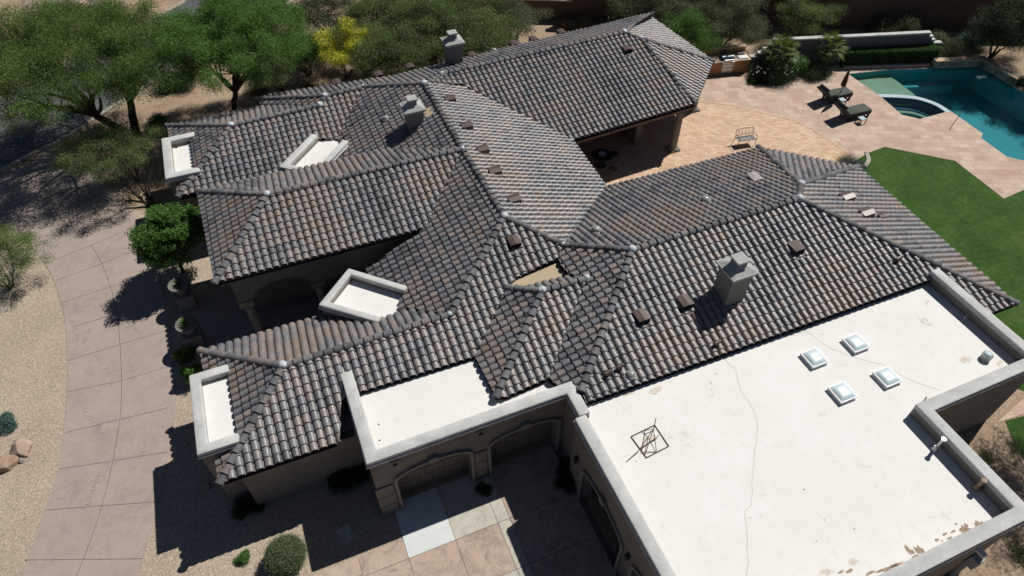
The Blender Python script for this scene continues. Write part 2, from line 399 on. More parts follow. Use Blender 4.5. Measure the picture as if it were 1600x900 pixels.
def blob(owner, p, r=.15):
    bm = bmesh.new(); bmesh.ops.create_icosphere(bm, subdivisions=3, radius=r)
    s = rnd.random()*50
    for v in bm.verts:
        f = 1+.18*noise.noise(v.co*9+Vector((s, 0, 0))); v.co = Vector((v.co.x*f*1.1, v.co.y*f*1.1, v.co.z*f*.85))+Vector(p)
    me = bpy.data.meshes.new('junction_cap'); bm.to_mesh(me); bm.free(); me.polygons.foreach_set('use_smooth', [True]*len(me.polygons))
    return link_mesh('junction_cap', me, [M['mortar']], SL[owner])
for o, k in [('F1', 'a'), ('F1', 'b'), ('C', 'N0'), ('C', 'N1'), ('C', 'N2'), ('C', 'N3'), ('CB', 'N4'), ('CB', 'N5'), ('TR', 'N6'), ('PF', 'N0b'), ('PF', 'q0'),
             ('PF', 'q1'), ('PB', 'u0'), ('NF', 'v0'), ('NF', 'v1'), ('MF', 'm0'), ('GF', 'g0'), ('GF', 'g1'), ('PB', 'u1')]:
    small = k in ('N3', 'N0b', 'u1', 'g1', 'b', 'N1')
    blob(o, V[k]+Vector((0, 0, .12)), .11 if small else .15)
# ---------------------------------------------------------------- walls, flat roofs, parapets
def wall_piece(name, poly, z0, z1, mat='wall', bevel=0, label=None):
    m = MB(); m.prism(poly, z0, z1); o = m.build(name, [M[mat]], HOUSE, bevel=bevel)
    if label: o['label'] = label
    return o
def rect(x0, x1, y0, y1): return [(x0, y0), (x1, y0), (x1, y1), (x0, y1)]
for r_, z1 in [((-4.45, -.42, 13.07, 17.85), 2.86), ((-.02, 6.9, 12.4, 18.45), 2.95), ((2.3, 13.05, 18.5, 19.8), 2.97), ((4.4, 13.05, 19.85, 22.4), 3.0),
               ((-3.4, 8.0, 22.45, 26.0), 3.9), ((8.0, 13.05, 22.4, 26.0), 3.0), ((2.6, 13.1, 26.05, 28.7), 2.96), ((-4.7, 12.0, 28.75, 33.75), 2.98), ((12.05, 22.4, 29.6, 34.2), 2.9),
               ((7.15, 24.75, 10.6, 17.5), 2.93), ((7.15, 21.6, 17.5, 20.5), 2.92), ((7.05, 22.2, 6.2, 10.55), 3.2), ((7.05, 17.0, 2.3, 6.15), 3.2), ((22.75, 24.7, 8.95, 10.55), 2.85)]:
    wall_piece('wall', rect(*r_), 0, z1)
def slab_with_arches(name, axis, c0, c1, a0, a1, z0, z1, opens, mat='wall'):
    """wall slab along x (axis 'x', thickness c0..c1 in y) or along y; opens = (u0, u1, spring, crown)"""
    m = MB()
    def bx(u0, u1, zb0, zb1, zt):
        vs = []
        for z_, u in ((zb0, u0), (zb1, u1)):
            for c in (c0, c1): vs.append((u, c, z_) if axis == 'x' else (c, u, z_))
        for u in (u0, u1):
            for c in (c0, c1): vs.append((u, c, zt) if axis == 'x' else (c, u, zt))
        m.add(vs, [(0, 1, 3, 2), (4, 6, 7, 5), (0, 4, 5, 1), (2, 3, 7, 6), (0, 2, 6, 4), (1, 5, 7, 3)])
    cur = a0
    for (u0, u1, sp, cr) in sorted(opens):
        if u0 > cur: bx(cur, u0, z0, z0, z1)
        K = 18
        for k in range(K):
            ua, ub = u0+(u1-u0)*k/K, u0+(u1-u0)*(k+1)/K
            f = lambda u: sp+(cr-sp)*math.sqrt(max(0, 1-((u-(u0+u1)/2)/((u1-u0)/2))**2))
            bx(ua, ub, f(ua), f(ub), z1)
        cur = u1
    if cur < a1: bx(cur, a1, z0, z0, z1)
    return m.build(name, [M[mat]], HOUSE)
def arch_trim(axis, c0, c1, u0, u1, sp, cr, wd=.1, parent=None, key=True):
    m = MB(); K = 20
    def pt(u, c, z): return (u, c, z) if axis == 'x' else (c, u, z)
    uc, hw = (u0+u1)/2, (u1-u0)/2
    def ring(off):
        out = [(uc-hw-off, 0)]
        for k in range(K+1):
            q = math.pi*k/K; out.append((uc-math.cos(q)*(hw+off), sp+math.sin(q)*(cr-sp)+off*(.3+.7*math.sin(q))))
        out.append((uc+hw+off, 0)); return out
    i, o = ring(0), ring(wd); n = len(i); b = []
    for q in range(n):
        for (u, z), c in ((i[q], c0), (o[q], c0), (o[q], c1), (i[q], c1)): b.append(pt(u, c, z))
    fs = [(4*q+j, 4*(q+1)+j, 4*(q+1)+(j+1) % 4, 4*q+(j+1) % 4) for q in range(n-1) for j in range(4)]
    fs += [(0, 1, 2, 3), (4*n-1, 4*n-2, 4*n-3, 4*n-4)]
    m.add(b, fs)
    if key:
        cc = c0-.05 if c0 < c1 else c0+.05
        ks = [(uc-.12, cr-.03), (uc+.12, cr-.03), (uc+.17, cr+.27), (uc-.17, cr+.27)]
        m.add([pt(u, cc, z) for u, z in ks]+[pt(u, c1, z) for u, z in ks], [(0, 1, 2, 3), (7, 6, 5, 4), (0, 4, 5, 1), (1, 5, 6, 2), (2, 6, 7, 3), (3, 7, 4, 0)])
    return m.build('arch_trim', [M['trim']], parent or HOUSE, smooth=30)
def garage_door(axis, c, u0, u1, h, sgn):
    """boards with grooves; c = outer face, sgn = inward direction"""
    m = MB(); n = max(4, round((u1-u0)/.22))
    for k in range(n):
        a, b = u0+(u1-u0)*k/n+.008, u0+(u1-u0)*(k+1)/n-.008
        lo, hi = sorted((c, c+sgn*.05))
        if axis == 'x': m.box(a, b, lo, hi, .02, h)
        else: m.box(lo, hi, a, b, .02, h)
    for z in (.06, .62, 1.18, 1.74, h-.12):
        lo, hi = sorted((c-sgn*.02, c+sgn*.02))
        if axis == 'x': m.box(u0, u1, lo, hi, z, z+.1)
        else: m.box(lo, hi, u0, u1, z, z+.1)
    lo, hi = sorted((c+sgn*.055, c+sgn*.09))
    if axis == 'x': m.box(u0-.1, u1+.1, lo, hi, 0, h+.4)
    else: m.box(lo, hi, u0-.1, u1+.1, 0, h+.4)
    return m.build('garage_door', [M['door']], HOUSE)
# front garage block (two doors facing the court)
slab_with_arches('wall', 'x', 11.08, 11.48, -.355, 6.6, 0, 3.3, [(.36, 2.98, 2.1, 2.6), (3.72, 6.34, 2.1, 2.6)])
wall_piece('wall', rect(-.36, -.03, 11.5, 15.05), 0, 3.3)
wall_piece('wall', rect(6.6, 6.93, 10.06, 12.3), 0, 3.29)
wall_piece('wall', rect(-.03, 6.55, 12.0, 12.35), 0, 3.2)
for u in (.36, 3.72):
    arch_trim('x', 10.98, 11.1, u, u+2.62, 2.1, 2.6); garage_door('x', 11.62, u-.05, u+2.67, 2.65, 1)
for x0, x1 in ((-.42, .2), (3.13, 3.57)):                     # rusticated pier blocks
    for z0, z1 in ((0, .62), (.66, 1.3), (1.34, 1.98)):
        m = MB(); m.box(x0, x1, 11.02, 11.1 if x0 > 0 else 11.7, z0, z1); m.build('pier_block', [M['wall']], HOUSE, bevel=.012)
for x in (.45, 3.42):                                         # recessed square roof drains in the wall
    s = MB(); s.box(x-.17, x+.17, 11.04, 11.1, 3.02, 3.36); s.box(x-.075, x+.075, 11.028, 11.05, 3.1, 3.26, 1)
    s.build('scupper', [M['wall'], M['dark']], HOUSE)
def parapet(paths, z0, z1, th=.34, label=None):
    pass
def coping(pts_out, pts_in, z0, z1, closed=False, round_=.05, mat='cap', drip=True):
    """parapet body + coping following two offset outlines"""
    n = len(pts_out); m = MB()
    vs = [(p[0], p[1], z) for z in (z0, z1) for p in pts_out]+[(p[0], p[1], z) for z in (z0, z1) for p in pts_in]
    R_ = range(n if closed else n-1)
    O0, O1, I0, I1 = 0, n, 2*n, 3*n; fs = []
    for i in R_:
        j = (i+1) % n
        fs += [(O0+i, O0+j, O1+j, O1+i), (O1+i, O1+j, I1+j, I1+i), (I1+i, I1+j, I0+j, I0+i), (I0+i, I0+j, O0+j, O0+i)]
    if not closed: fs += [(O0, O1, I1, I0), (O0+n-1, I0+n-1, I1+n-1, O1+n-1)]
    m.add(vs, fs); return m.build('parapet', [M[mat]], HOUSE, bevel=round_, smooth=40)
def offs(pts, d, closed=False):
    """offset a polyline to its left by d"""
    n = len(pts); out = []
    for i, p in enumerate(pts):
        p = Vector(p); a = Vector(pts[(i-1) % n]); b = Vector(pts[(i+1) % n])
        e1 = (p-a).normalized() if (closed or i > 0) else None; e2 = (b-p).normalized() if (closed or i < n-1) else None
        if e1 is None: e1 = e2
        if e2 is None: e2 = e1
        n1 = Vector((-e1.y, e1.x)); n2 = Vector((-e2.y, e2.x)); mm = (n1+n2).normalized(); out.append(p+mm*(d/max(.3, mm.dot(n1))))
    return out
def parapet_run(pts, z0, z1, th=.34, closed=False, cap=.16):
    i_ = offs(pts, th, closed)
    coping(pts, i_, z0, z1-cap-.05, closed, .004, 'wall')
    o2 = offs(pts, -.05, closed); i2 = offs(pts, th+.03, closed)
    coping(o2, i2, z1-cap, z1, closed, .055)
    o3 = offs(pts, -.085, closed); coping(o3, offs(pts, th+.01, closed), z1-cap-.065, z1-cap-.012, closed, .008)
parapet_run([(-.36, 15.1), (-.36, 11.08), (6.62, 11.08), (6.62, 10.06)], 3.28, 3.82)
parapet_run([(6.36, 9.94), (6.36, 1.86), (17.42, 1.86), (17.42, 5.73), (22.68, 5.73), (22.68, 10.62)], 3.2, 4.04)
# left wall of the big block with its arched garage bays
slab_with_arches('wall', 'y', 6.36, 6.84, 1.9, 9.92, 0, 3.2, [(6.25, 8.95, 1.95, 2.45), (2.6, 5.5, 1.95, 2.45)])
for u0, u1 in ((6.25, 8.95), (2.6, 5.5)):
    arch_trim('y', 6.27, 6.4, u0, u1, 1.95, 2.45); garage_door('y', 7.02, u0-.05, u1+.05, 2.5, 1)
for r_ in ((6.42, 17.42, 1.86, 2.2), (17.08, 17.4, 2.2, 6.07), (17.42, 22.68, 5.73, 6.07), (22.35, 22.67, 6.07, 10.55)): wall_piece('wall', rect(*r_), 0, 3.2)
# flat roofs
m = MB()
m.prism([(-.05, 11.4), (6.9, 11.4), (6.9, 12.2), (6.3, 13.2), (4.6, 14.3), (-.05, 14.3)], 3.2, 3.34)
for x, y in ((.2, 12.0), (.33, 12.6)): m.tube([(x, y, 3.335), (x, y, 3.347)], [.035, .03], 7, 1)
FLAT1 = m.build('flat_roof', [M['white'], M['dark']], HOUSE)
m = MB(); ROOFZ = 3.46
m.prism([(6.85, 2.15), (17.12, 2.15), (17.12, 6.03), (22.4, 6.03), (22.4, 10.8), (6.95, 11.3), (6.85, 10.1)], 3.3, ROOFZ)
def ribbon(m, pts, wd, z, mi, jag=.03):
    P = []
    for i in range(len(pts)-1):
        a, b = Vector(pts[i]), Vector(pts[i+1]); k = max(1, int((b-a).length/.18))
        for j in range(k):
            p = a.lerp(b, j/k); P.append(p+Vector((rnd.uniform(-jag, jag), rnd.uniform(-jag, jag))))
    P.append(Vector(pts[-1]))
    for i in range(len(P)-1):
        d = (P[i+1]-P[i]); nn = Vector((-d.y, d.x)).normalized(); w0, w1 = wd*(.6+.6*rnd.random()), wd*(.6+.6*rnd.random())
        m.add([(*(P[i]-nn*w0/2), z), (*(P[i]+nn*w0/2), z), (*(P[i+1]+nn*w1/2), z), (*(P[i+1]-nn*w1/2), z)], [(0, 3, 2, 1)], mi)
px = lambda l, z: [tuple(at(a, b, z)[:2]) for a, b in l]
for l in ([(1128, 555), (1150, 580), (1158, 610), (1178, 640), (1185, 668), (1180, 700), (1176, 740), (1175, 790), (1163, 800), (1168, 840), (1168, 880), (1166, 905)],
          [(1180, 540), (1215, 530), (1263, 518), (1275, 530), (1300, 545), (1340, 560), (1380, 570), (1400, 582), (1430, 597), (1470, 610)]):
    ribbon(m, px(l, ROOFZ), .017, ROOFZ+.004, 2)
def splotch(m, c, r, z, mi, n=14, sx=1, sy=1):
    s = rnd.random()*99
    p = [(c[0]+r*sx*math.cos(2*math.pi*k/n)*(.55+.8*abs(noise.noise(Vector((k*.9, s, 0)))+.3)), c[1]+r*sy*math.sin(2*math.pi*k/n)*(.55+.8*abs(noise.noise(Vector((k*.8, s, 3)))+.3))) for k in range(n)]
    m.sheet(p, z, mi)
for (a, b, r, sx, sy) in [(1535, 820, .17, 1.2, .8), (1503, 832, .2, 1.5, .7), (1484, 836, .15, 1.6, .5), (1436, 857, .16, .7, 1.5), (1420, 860, .14, .8, 1.3), (1428, 873, .18, 1.7, .7),
                          (1395, 882, .2, 2.2, .5), (1385, 890, .16, 2.4, .5), (1362, 895, .12, 2.5, .5), (1316, 898, .1, 2., .6), (1468, 846, .07, 1, 1), (1500, 820, .08, 1, 1)]:
    for q in range(3):
        p = at(a, b, ROOFZ); splotch(m, (p.x+rnd.uniform(-.15, .15)*sx, p.y+rnd.uniform(-.08, .08)), r*rnd.uniform(.35, .8), ROOFZ+.005+.002*q, 1, sx=sx, sy=sy)
for _ in range(26):
    a, b = rnd.uniform(950, 1500), rnd.uniform(470, 880); p = at(a, b, ROOFZ)
    if 7.2 < p.x < 17 and 2.4 < p.y < 10: splotch(m, p, rnd.uniform(.012, .035), ROOFZ+.005, 1, 7)
for (a, b, r, sx, sy) in [(1462, 438, .22, .6, 1.6), (1474, 452, .16, .6, 1.5), (1448, 472, .1, 1, 1), (1510, 560, .25, 1.4, .8), (1444, 502, .14, .8, 1.6), (1452, 508, .1, 1.4, .7), (1025, 610, .2, 1.4, .8),
                          (985, 615, .22, 1.8, .6), (1015, 685, .3, 1.1, .9), (1560, 568, .18, 1.4, .6), (1545, 590, .2, 1.8, .5), (1330, 880, .2, 1.5, .6), (1555, 805, .15, 1.5, .6), (1290, 895, .2, 1.6, .5)]:
    for q in range(2):
        p = at(a, b, ROOFZ); splotch(m, (p.x+rnd.uniform(-.12, .12), p.y+rnd.uniform(-.08, .08)), r*rnd.uniform(.5, .9), ROOFZ+.0025+.0008*q, 3, 18, sx, sy)
FLAT2 = m.build('flat_roof', [M['white'], M['stain'], M['crack'], M['dust']], HOUSE)
# beige membrane behind the small gable
m = MB(); m.prism([(6.5, 15.75), (7.0, 15.5), (8.9, 15.3), (9.1, 16.2), (8.8, 16.9), (7.2, 17.0), (6.2, 16.4)], 4.0, 4.21); m.build('cricket_membrane', [M['patch']], HOUSE)
# four small flat-roofed parapet bays
def bay(outer, zr, zt, th, closed=False, zb=0, spots=(), floor=None):
    parapet_run(outer, zb, zt, th, closed)
    m = MB(); poly = list(outer) if len(outer) > 3 else outer
    m.prism(floor or [tuple(p) for p in offs(poly, th-.02, closed)] , zr-.1, zr)
    for p in spots: m.lathe((p[0], p[1], zr-.002), [(.07, 0), (.06, .012), (.01, .015)], 10, 1)
    return m.build('flat_roof', [M['white'], M['dark']], HOUSE)
bay([(-3.95, 32.2), (-5.45, 32.2), (-5.45, 28.82), (-3.95, 28.82)], 3.34, 3.72, .32, spots=[(-4.95, 31.75)])
parapet_run([(1.5, 29.45), (-.42, 27.4), (1.0, 26.1), (2.97, 28.2)], 2.6, 3.95, .26)
bay([(2.93, 17.9), (1.04, 19.73), (-.41, 18.3), (1.45, 16.62)], 3.42, 3.8, .2, floor=[(2.8, 17.8), (1.04, 19.5), (-.2, 18.3), (1.45, 16.8), (2.3, 16.9), (2.7, 17.2)])
bay([(-4.05, 16.9), (-5.33, 16.9), (-5.33, 13.62), (-4.05, 13.62)], 3.27, 3.58, .28, spots=[])
# second low side wall and roof of the bay by the chimney
m = MB(); m.prism([(1.6, 29.3), (-.2, 27.4), (1.0, 26.3), (2.85, 28.3), (2.7, 29.1), (2.0, 29.4)], 3.38, 3.54)
for a, b in ((464, 246), (500, 243)): p = at(a, b, 3.5); m.lathe((p.x, p.y, 3.497), [(.06, 0), (.05, .012), (.01, .015)], 8, 1)
m.build('flat_roof', [M['white'], M['dark']], HOUSE)
# fascia + soffit under the eaves that can be seen
def eave(P, Q, inward, drop=.24, deep=.42, zoff=-.015, mat='fascia'):
    P, Q, w_ = Vector(P), Vector(Q), Vector((inward[0], inward[1], 0)); m = MB(); up = Vector((0, 0, 1))
    a, b = P+w_*.07+up*(zoff-drop), Q+w_*.07+up*(zoff-drop); c, d = b+w_*.05, a+w_*.05
    m.add([a, b, c, d, a+up*drop, b+up*drop, c+up*drop, d+up*drop], [(0, 3, 2, 1), (4, 5, 6, 7), (0, 1, 5, 4), (1, 2, 6, 5), (2, 3, 7, 6), (3, 0, 4, 7)])
    a, b = P+w_*.12+up*(zoff-drop+.02), Q+w_*.12+up*(zoff-drop+.02); c, d = b+w_*deep, a+w_*deep
    m.add([a, b, c, d, a+up*.03, b+up*.03, c+up*.03, d+up*.03], [(0, 3, 2, 1), (4, 5, 6, 7), (0, 1, 5, 4), (1, 2, 6, 5), (2, 3, 7, 6), (3, 0, 4, 7)])
    return m.build('fascia', [M[mat]], HOUSE)
eave((-4.9, 12.62, 3.0), (-.5, 12.62, 3.0), (0, 1)); eave((-4.97, 12.7, 3.0), (-5.0, 18.3, 3.0), (1, 0)); eave((-4.9, 18.42, 3.0), (-.1, 18.4, 3.0), (0, -1))
eave((-3.85, 20.48, 4.17), (4.4, 20.45, 4.16), (0, 1), .22); eave((-3.95, 20.6, 4.17), (-4.1, 26.5, 4.17), (1, 0))
eave((13.82, 25.28, 2.95), (21.4, 25.69, 3.0), (0, 1), .34, mat='fascia'); eave((21.42, 25.75, 3.0), (24.85, 29.1, 3.02), (-.7, .7), .34)
eave((24.87, 29.2, 3.05), (24.2, 35.4, 3.1), (-1, 0)); eave((13.6, 21.2, 3.05), (13.8, 25.2, 2.95), (-1, 0))
eave((13.6, 21.12, 3.07), (21.9, 20.95, 3.1), (0, -1)); eave((22.0, 20.92, 3.1), (25.5, 17.86, 3.07), (-.7, -.7)); eave((25.5, 17.8, 3.07), (25.14, 8.5, 3.04), (-1, 0))
eave((22.75, 8.45, 3.0), (25.1, 8.45, 3.03), (0, 1)); eave((-5.15, 27.95, 3.13), (1.3, 27.95, 3.1), (0, 1)); eave((-5.2, 28.0, 3.13), (-5.28, 34.2, 3.1), (1, 0))
# entry portico: arched slab on two columns
slab_with_arches('wall', 'x', 20.92, 21.3, -3.5, 4.4, 2.35, 3.95, [(-2.95, -.5, 2.36, 3.1)])
slab_with_arches('wall', 'x', 20.93, 21.3, 1.2, 4.4, 0, 2.35, [])
for x_ in (-3.55, -.58):
    m = MB(); m.box(x_, x_+.6, 20.86, 21.36, 2.1, 2.42); m.build('corbel_block', [M['trim']], HOUSE, bevel=.03)
def column(x, y, z1, r=.2):
    m = MB(); m.box(x-r*1.55, x+r*1.55, y-r*1.55, y+r*1.55, 0, .14)
    m.lathe((x, y, .14), [(r*1.5, 0), (r*1.52, .05), (r*1.2, .1), (r*1.12, .14), (r*1.02, .17), (r, .2), (r*1.0, 1.0), (r*.95, z1-.42), (r*.88, z1-.36), (r*1.1, z1-.32), (r*1.15, z1-.27), (r*.95, z1-.25), (r*1.3, z1-.2), (r*1.35, z1-.14)], 24)
    return m.build('column', [M['trim']], HOUSE, smooth=40)
column(-3.2, 21.1, 2.1); column(-.25, 21.1, 2.1); column(20.75, 25.98, 2.62, .21); column(24.1, 29.05, 2.62, .21)
wall_piece('wall', rect(18.9, 19.3, 27.2, 29.6), 0, 2.85)
# ---------------------------------------------------------------- chimneys
def chimney(x, y, wx, wy, z0, zc, mats=('chim', 'chimcap')):
    m = MB(); m.prism(rect(x, x+wx, y, y+wy), z0, zc-.16); m.prism(rect(x-.03, x+wx+.03, y-.03, y+wy+.03), zc-.36, zc-.16)
    c = m.build('chimney', [M[mats[0]]], HOUSE, bevel=.015)
    m = MB(); e = .14
    m.prism(rect(x-e*.6, x+wx+e*.6, y-e*.6, y+wy+e*.6), zc-.155, zc-.09); m.prism(rect(x-e, x+wx+e, y-e, y+wy+e), zc-.088, zc)
    a = rect(x-e+.05, x+wx+e-.05, y-e+.05, y+wy+e-.05); b = rect(x+wx*.26, x+wx*.74, y+wy*.26, y+wy*.74)
    vs = [(p[0], p[1], zc+.002) for p in a]+[(p[0], p[1], zc+.16) for p in b]
    m.add(vs, [(0, 1, 5, 4), (1, 2, 6, 5), (2, 3, 7, 6), (3, 0, 4, 7), (4, 5, 6, 7), (3, 2, 1, 0)])
    m.build('chimney_cap', [M[mats[1]]], c, bevel=.012)
    m = MB(); fx0, fx1, fy0, fy1 = x+wx*.24, x+wx*.76, y+wy*.24, y+wy*.76
    m.prism(rect(fx0+.04, fx1-.04, fy0+.04, fy1-.04), zc+.12, zc+.34, 1)
    for k in range(4): m.prism(rect(fx0, fx1, fy0, fy1), zc+.15+k*.055, zc+.175+k*.055)
    m.prism(rect(fx0-.04, fx1+.04, fy0-.04, fy1+.04), zc+.37, zc+.45)
    m.build('spark_arrestor', [M[mats[1]], M['dark']], c, bevel=.006)
    m = MB()                                                    # lead flashing skirt at the foot
    return c
ch1 = chimney(13.5, 12.0, .84, .84, 3.6, 5.82)
p = hit('L2', 641, 206); ch2 = chimney(p.x-.02, p.y, .74, .74, 3.4, 5.75)
p = hit('PB', 702, 104); ch3 = chimney(p.x, p.y, .82, .76, 3.6, 5.55)
M['tileflash'] = simple('painted flashing', (.14, .11, .105), .6, .4, .3, 14, bmp=.6, fine=18)
def flashing(k, x0, x1, y0, y1, mat='patch', lift=.1):
    m = MB(); m.add([(x, y, zon(k, x, y)+lift) for x, y in rect(x0, x1, y0, y1)]+[(x, y, zon(k, x, y)+lift-.05) for x, y in rect(x0, x1, y0, y1)], [(0, 1, 2, 3), (7, 6, 5, 4), (0, 4, 5, 1), (1, 5, 6, 2), (2, 6, 7, 3), (3, 7, 4, 0)])
    return m.build('flashing', [M[mat]], SL[k])
q = hit('L2', 671, 176); flashing('L2', q.x-.3, q.x+.12, q.y-.35, q.y+.3)
flashing('FR', 13.42, 14.42, 11.86, 12.9, 'tileflash', .084)
# ---------------------------------------------------------------- things fixed to the slopes
def roof_vent(k, px_, py_, s=1., shiny=False):
    az, c, _ = PL[k]; p = hit(k, px_, py_); dn = Vector((math.sin(R(az)), math.cos(R(az)), 0)); ac = Vector((dn.y, -dn.x, 0))
    st = c[0]*dn.x+c[1]*dn.y; L, W, H0, H1 = .52*s, .44*s, .25*s, .30*s
    m = MB(); P0 = Vector((p.x, p.y, zon(k, p.x, p.y)+.05))
    def q(u, v, h): return P0+ac*u+dn*v+Vector((0, 0, st*v+h))
    # hood: peaked box, high open mouth downslope
    lo = [q(-W/2, -L/2, .0), q(W/2, -L/2, .0), q(W/2, L/2, .0), q(-W/2, L/2, .0)]
    hi = [q(-W/2, -L/2, .08), q(0, -L/2, .12), q(W/2, -L/2, .08), q(W/2, L/2, H0), q(0, L/2+.02, H1), q(-W/2, L/2, H0)]
    m.add(lo+hi, [(0, 1, 6, 5, 4), (1, 2, 7, 6), (3, 0, 4, 9), (4, 5, 8, 9), (5, 6, 7, 8)], 0)
    m.add([q(-W/2+.01, L/2-.015, .0), q(W/2-.01, L/2-.015, .0), q(W/2-.01, L/2-.015, H0-.03), q(0, L/2-.01, H1-.035), q(-W/2+.01, L/2-.015, H0-.03)], [(0, 1, 2, 3, 4)], 1)
    m.add([q(-W/2-.1, L/2, .045), q(W/2+.1, L/2, .045), q(W/2+.08, L/2+.2, .03), q(-W/2-.08, L/2+.2, .03)], [(0, 1, 2, 3)], 2)
    o = m.build('roof_vent', [M['vent_shiny' if shiny else 'vent'], M['dark'], M['tileflash' if k in ('FR', 'F1', 'PF') else 'vent']], SL[k])
    return o
for a, b in ((703, 158), (729, 200), (754, 237), (773, 271), (803, 315)): roof_vent('C', a, b)
roof_vent('F1', 803, 381)
for a, b in ((1001, 498), (1069, 475), (1242, 390)): roof_vent('FR', a, b, 1.05)
roof_vent('PF', 979, 80); roof_vent('RR', 1321, 311, 1.1); roof_vent('RR', 1351, 336, 1.1); roof_vent('RR', 1375, 341, .6)
roof_vent('CB', 1178, 282, 1.1, True)
for a, b in ((527, 133), (592, 120), (641, 108), (738, 90), (803, 72), (834, 65), (877, 54)): roof_vent('PB', a, b, 1.)
def sun_tunnel(k, a, b, r=.2):
    p = hit(k, a, b); z = zon(k, p.x, p.y); m = MB()
    m.lathe((p.x, p.y, z+.0), [(r*1.1, 0), (r*1.1, .1), (r*1.14, .1), (r*1.14, .13), (r*.95, .14)], 24, 1)
    o = m.build('sun_tunnel', [M['dome'], M['chimcap']], SL[k], smooth=40)
    m = MB(); m.lathe((p.x, p.y, z+.135), [(r*math.cos(q), r*.75*math.sin(q)) for q in [math.pi/2*t/7 for t in range(8)]], 24)
    m.build('glass_dome', [M['bubble']], o, smooth=60)
sun_tunnel('CB', 931, 362); sun_tunnel('CB', 1101, 315); sun_tunnel('L2', 603, 188, .17); sun_tunnel('FR', 985, 588, .17); sun_tunnel('PB', 772, 82, .17)
def pipe_vent(k, a, b, h=.22, r=.05, hood=True):
    p = hit(k, a, b); z = zon(k, p.x, p.y); m = MB(); m.tube([(p.x, p.y, z-.02), (p.x, p.y, z+h)], r, 10)
    m.lathe((p.x, p.y, z+.02), [(r*2.6, 0), (r*1.6, .06), (r*1.1, .12)], 12)
    if hood: m.tube([(p.x-.13, p.y-.02, z+h), (p.x+.13, p.y+.02, z+h+.02)], [r*1.5, r*1.5], 12)
    m.build('pipe_vent', [M['vent']], SL[k], smooth=40)
pipe_vent('FR', 949, 588); pipe_vent('FR', 968, 578); pipe_vent('FR', 1119, 541); pipe_vent('FR', 1400, 410); pipe_vent('PF', 970, 113, .1, .04)
pipe_vent('PB', 950, 38, .45, .05, False); pipe_vent('NB', 362, 182, .15, .07, False); pipe_vent('L2', 553, 196, .14); pipe_vent('L2', 543, 214, .12)
pipe_vent('CB', 1128, 290, .12, .04, False); pipe_vent('PB', 583, 122, .25, .04, False)
# skylights
def skylight(a, b):
    p = at(a, b, ROOFZ+.15); m = MB(); x, y, hw = p.x, p.y, .36
    i_ = rect(x-hw+.045, x+hw-.07, y-hw+.07, y+hw-.07)
    m.prism(rect(x-hw+.02, x+hw-.02, y-hw+.02, y+hw-.02), ROOFZ-.02, ROOFZ+.1)
    m.prism(rect(x-hw, x+hw, y-hw, y+hw), ROOFZ+.1, ROOFZ+.15)
    o = m.build('skylight', [M['whiteframe']], HOUSE, bevel=.008)
    bm = bmesh.new(); n = 12; g = [[None]*(n+1) for _ in range(n+1)]; H_ = hw-.045
    for i in range(n+1):
        for j in range(n+1):
            u, v = i/n*2-1, j/n*2-1; g[i][j] = bm.verts.new((x+u*H_, y+v*H_, ROOFZ+.155+.085*(1-u**4)**.7*(1-v**4)**.7 if abs(u) < 1 and abs(v) < 1 else ROOFZ+.152))
    for i in range(n):
        for j in range(n): bm.faces.new((g[i][j], g[i+1][j], g[i+1][j+1], g[i][j+1]))
    me = bpy.data.meshes.new('acrylic_dome'); bm.to_mesh(me); bm.free(); me.polygons.foreach_set('use_smooth', [True]*len(me.polygons))
    link_mesh('acrylic_dome', me, [M['dome']], o)
for a, b in ((1273, 558), (1338, 535), (1387, 588), (1317, 612)): skylight(a, b)
# pipes on the flat roof
p = at(1539, 560, ROOFZ); m = MB(); m.lathe((p.x, p.y, ROOFZ-.01), [(.17, 0), (.17, .2), (.19, .205), (.19, .24), (.16, .24), (.16, .15)], 24)
o = m.build('vent_pipe', [M['chimcap']], HOUSE, smooth=40)
m = MB(); m.lathe((p.x, p.y, ROOFZ+.2), [(.155, 0), (.14, .06), (.08, .1), (.02, .115)], 20); m.build('glass_dome', [M['dome']], o, smooth=60)
for a, b, h_, r_, m_ in ((1460, 702, .62, .055, 'steel'), (1524, 763, .5, .06, 'stain')):
    p = at(a, b, ROOFZ); m = MB(); m.tube([(p.x, p.y, ROOFZ-.01), (p.x, p.y, ROOFZ+h_)], r_, 12)
    m.lathe((p.x, p.y, ROOFZ-.005), [(.14, 0), (.1, .06), (r_*1.3, .14), (r_*1.3, .2)], 14)
    m.lathe((p.x, p.y, ROOFZ+h_), [(r_*1.5, 0), (r_*1.5, .05), (r_*.9, .055)], 14)
    m.build('vent_pipe', [M[m_]], HOUSE, smooth=40)
for a, b in ((1505, 500), (1443, 627)):
    p = at(a, b, ROOFZ); m = MB(); m.tube([(p.x, p.y, ROOFZ-.01), (p.x, p.y, ROOFZ+.16), (p.x+.04, p.y+.03, ROOFZ+.22)], .028, 8); m.build('conduit', [M['steel']], HOUSE, smooth=40)
# galvanised boxes on the front wall of the big block
m = MB(); m.box(16.5, 16.85, 1.55, 1.84, 1.2, 1.7); m.box(16.6, 16.7, 1.7, 1.84, 0, 1.2); m.build('meter_box', [M['chimcap']], HOUSE, bevel=.02)
m = MB(); m.box(15.8, 16.0, 1.55, 1.84, 2.9, 3.0); m.build('scupper_box', [M['whiteframe']], HOUSE, bevel=.02)
# utility marks on the garage front: wall lights
for y in (5.87, 9.45):
    m = MB(); m.box(6.2, 6.36, y-.07, y+.07, 1.95, 2.25); m.build('wall_light', [M['iron']], HOUSE, bevel=.02)
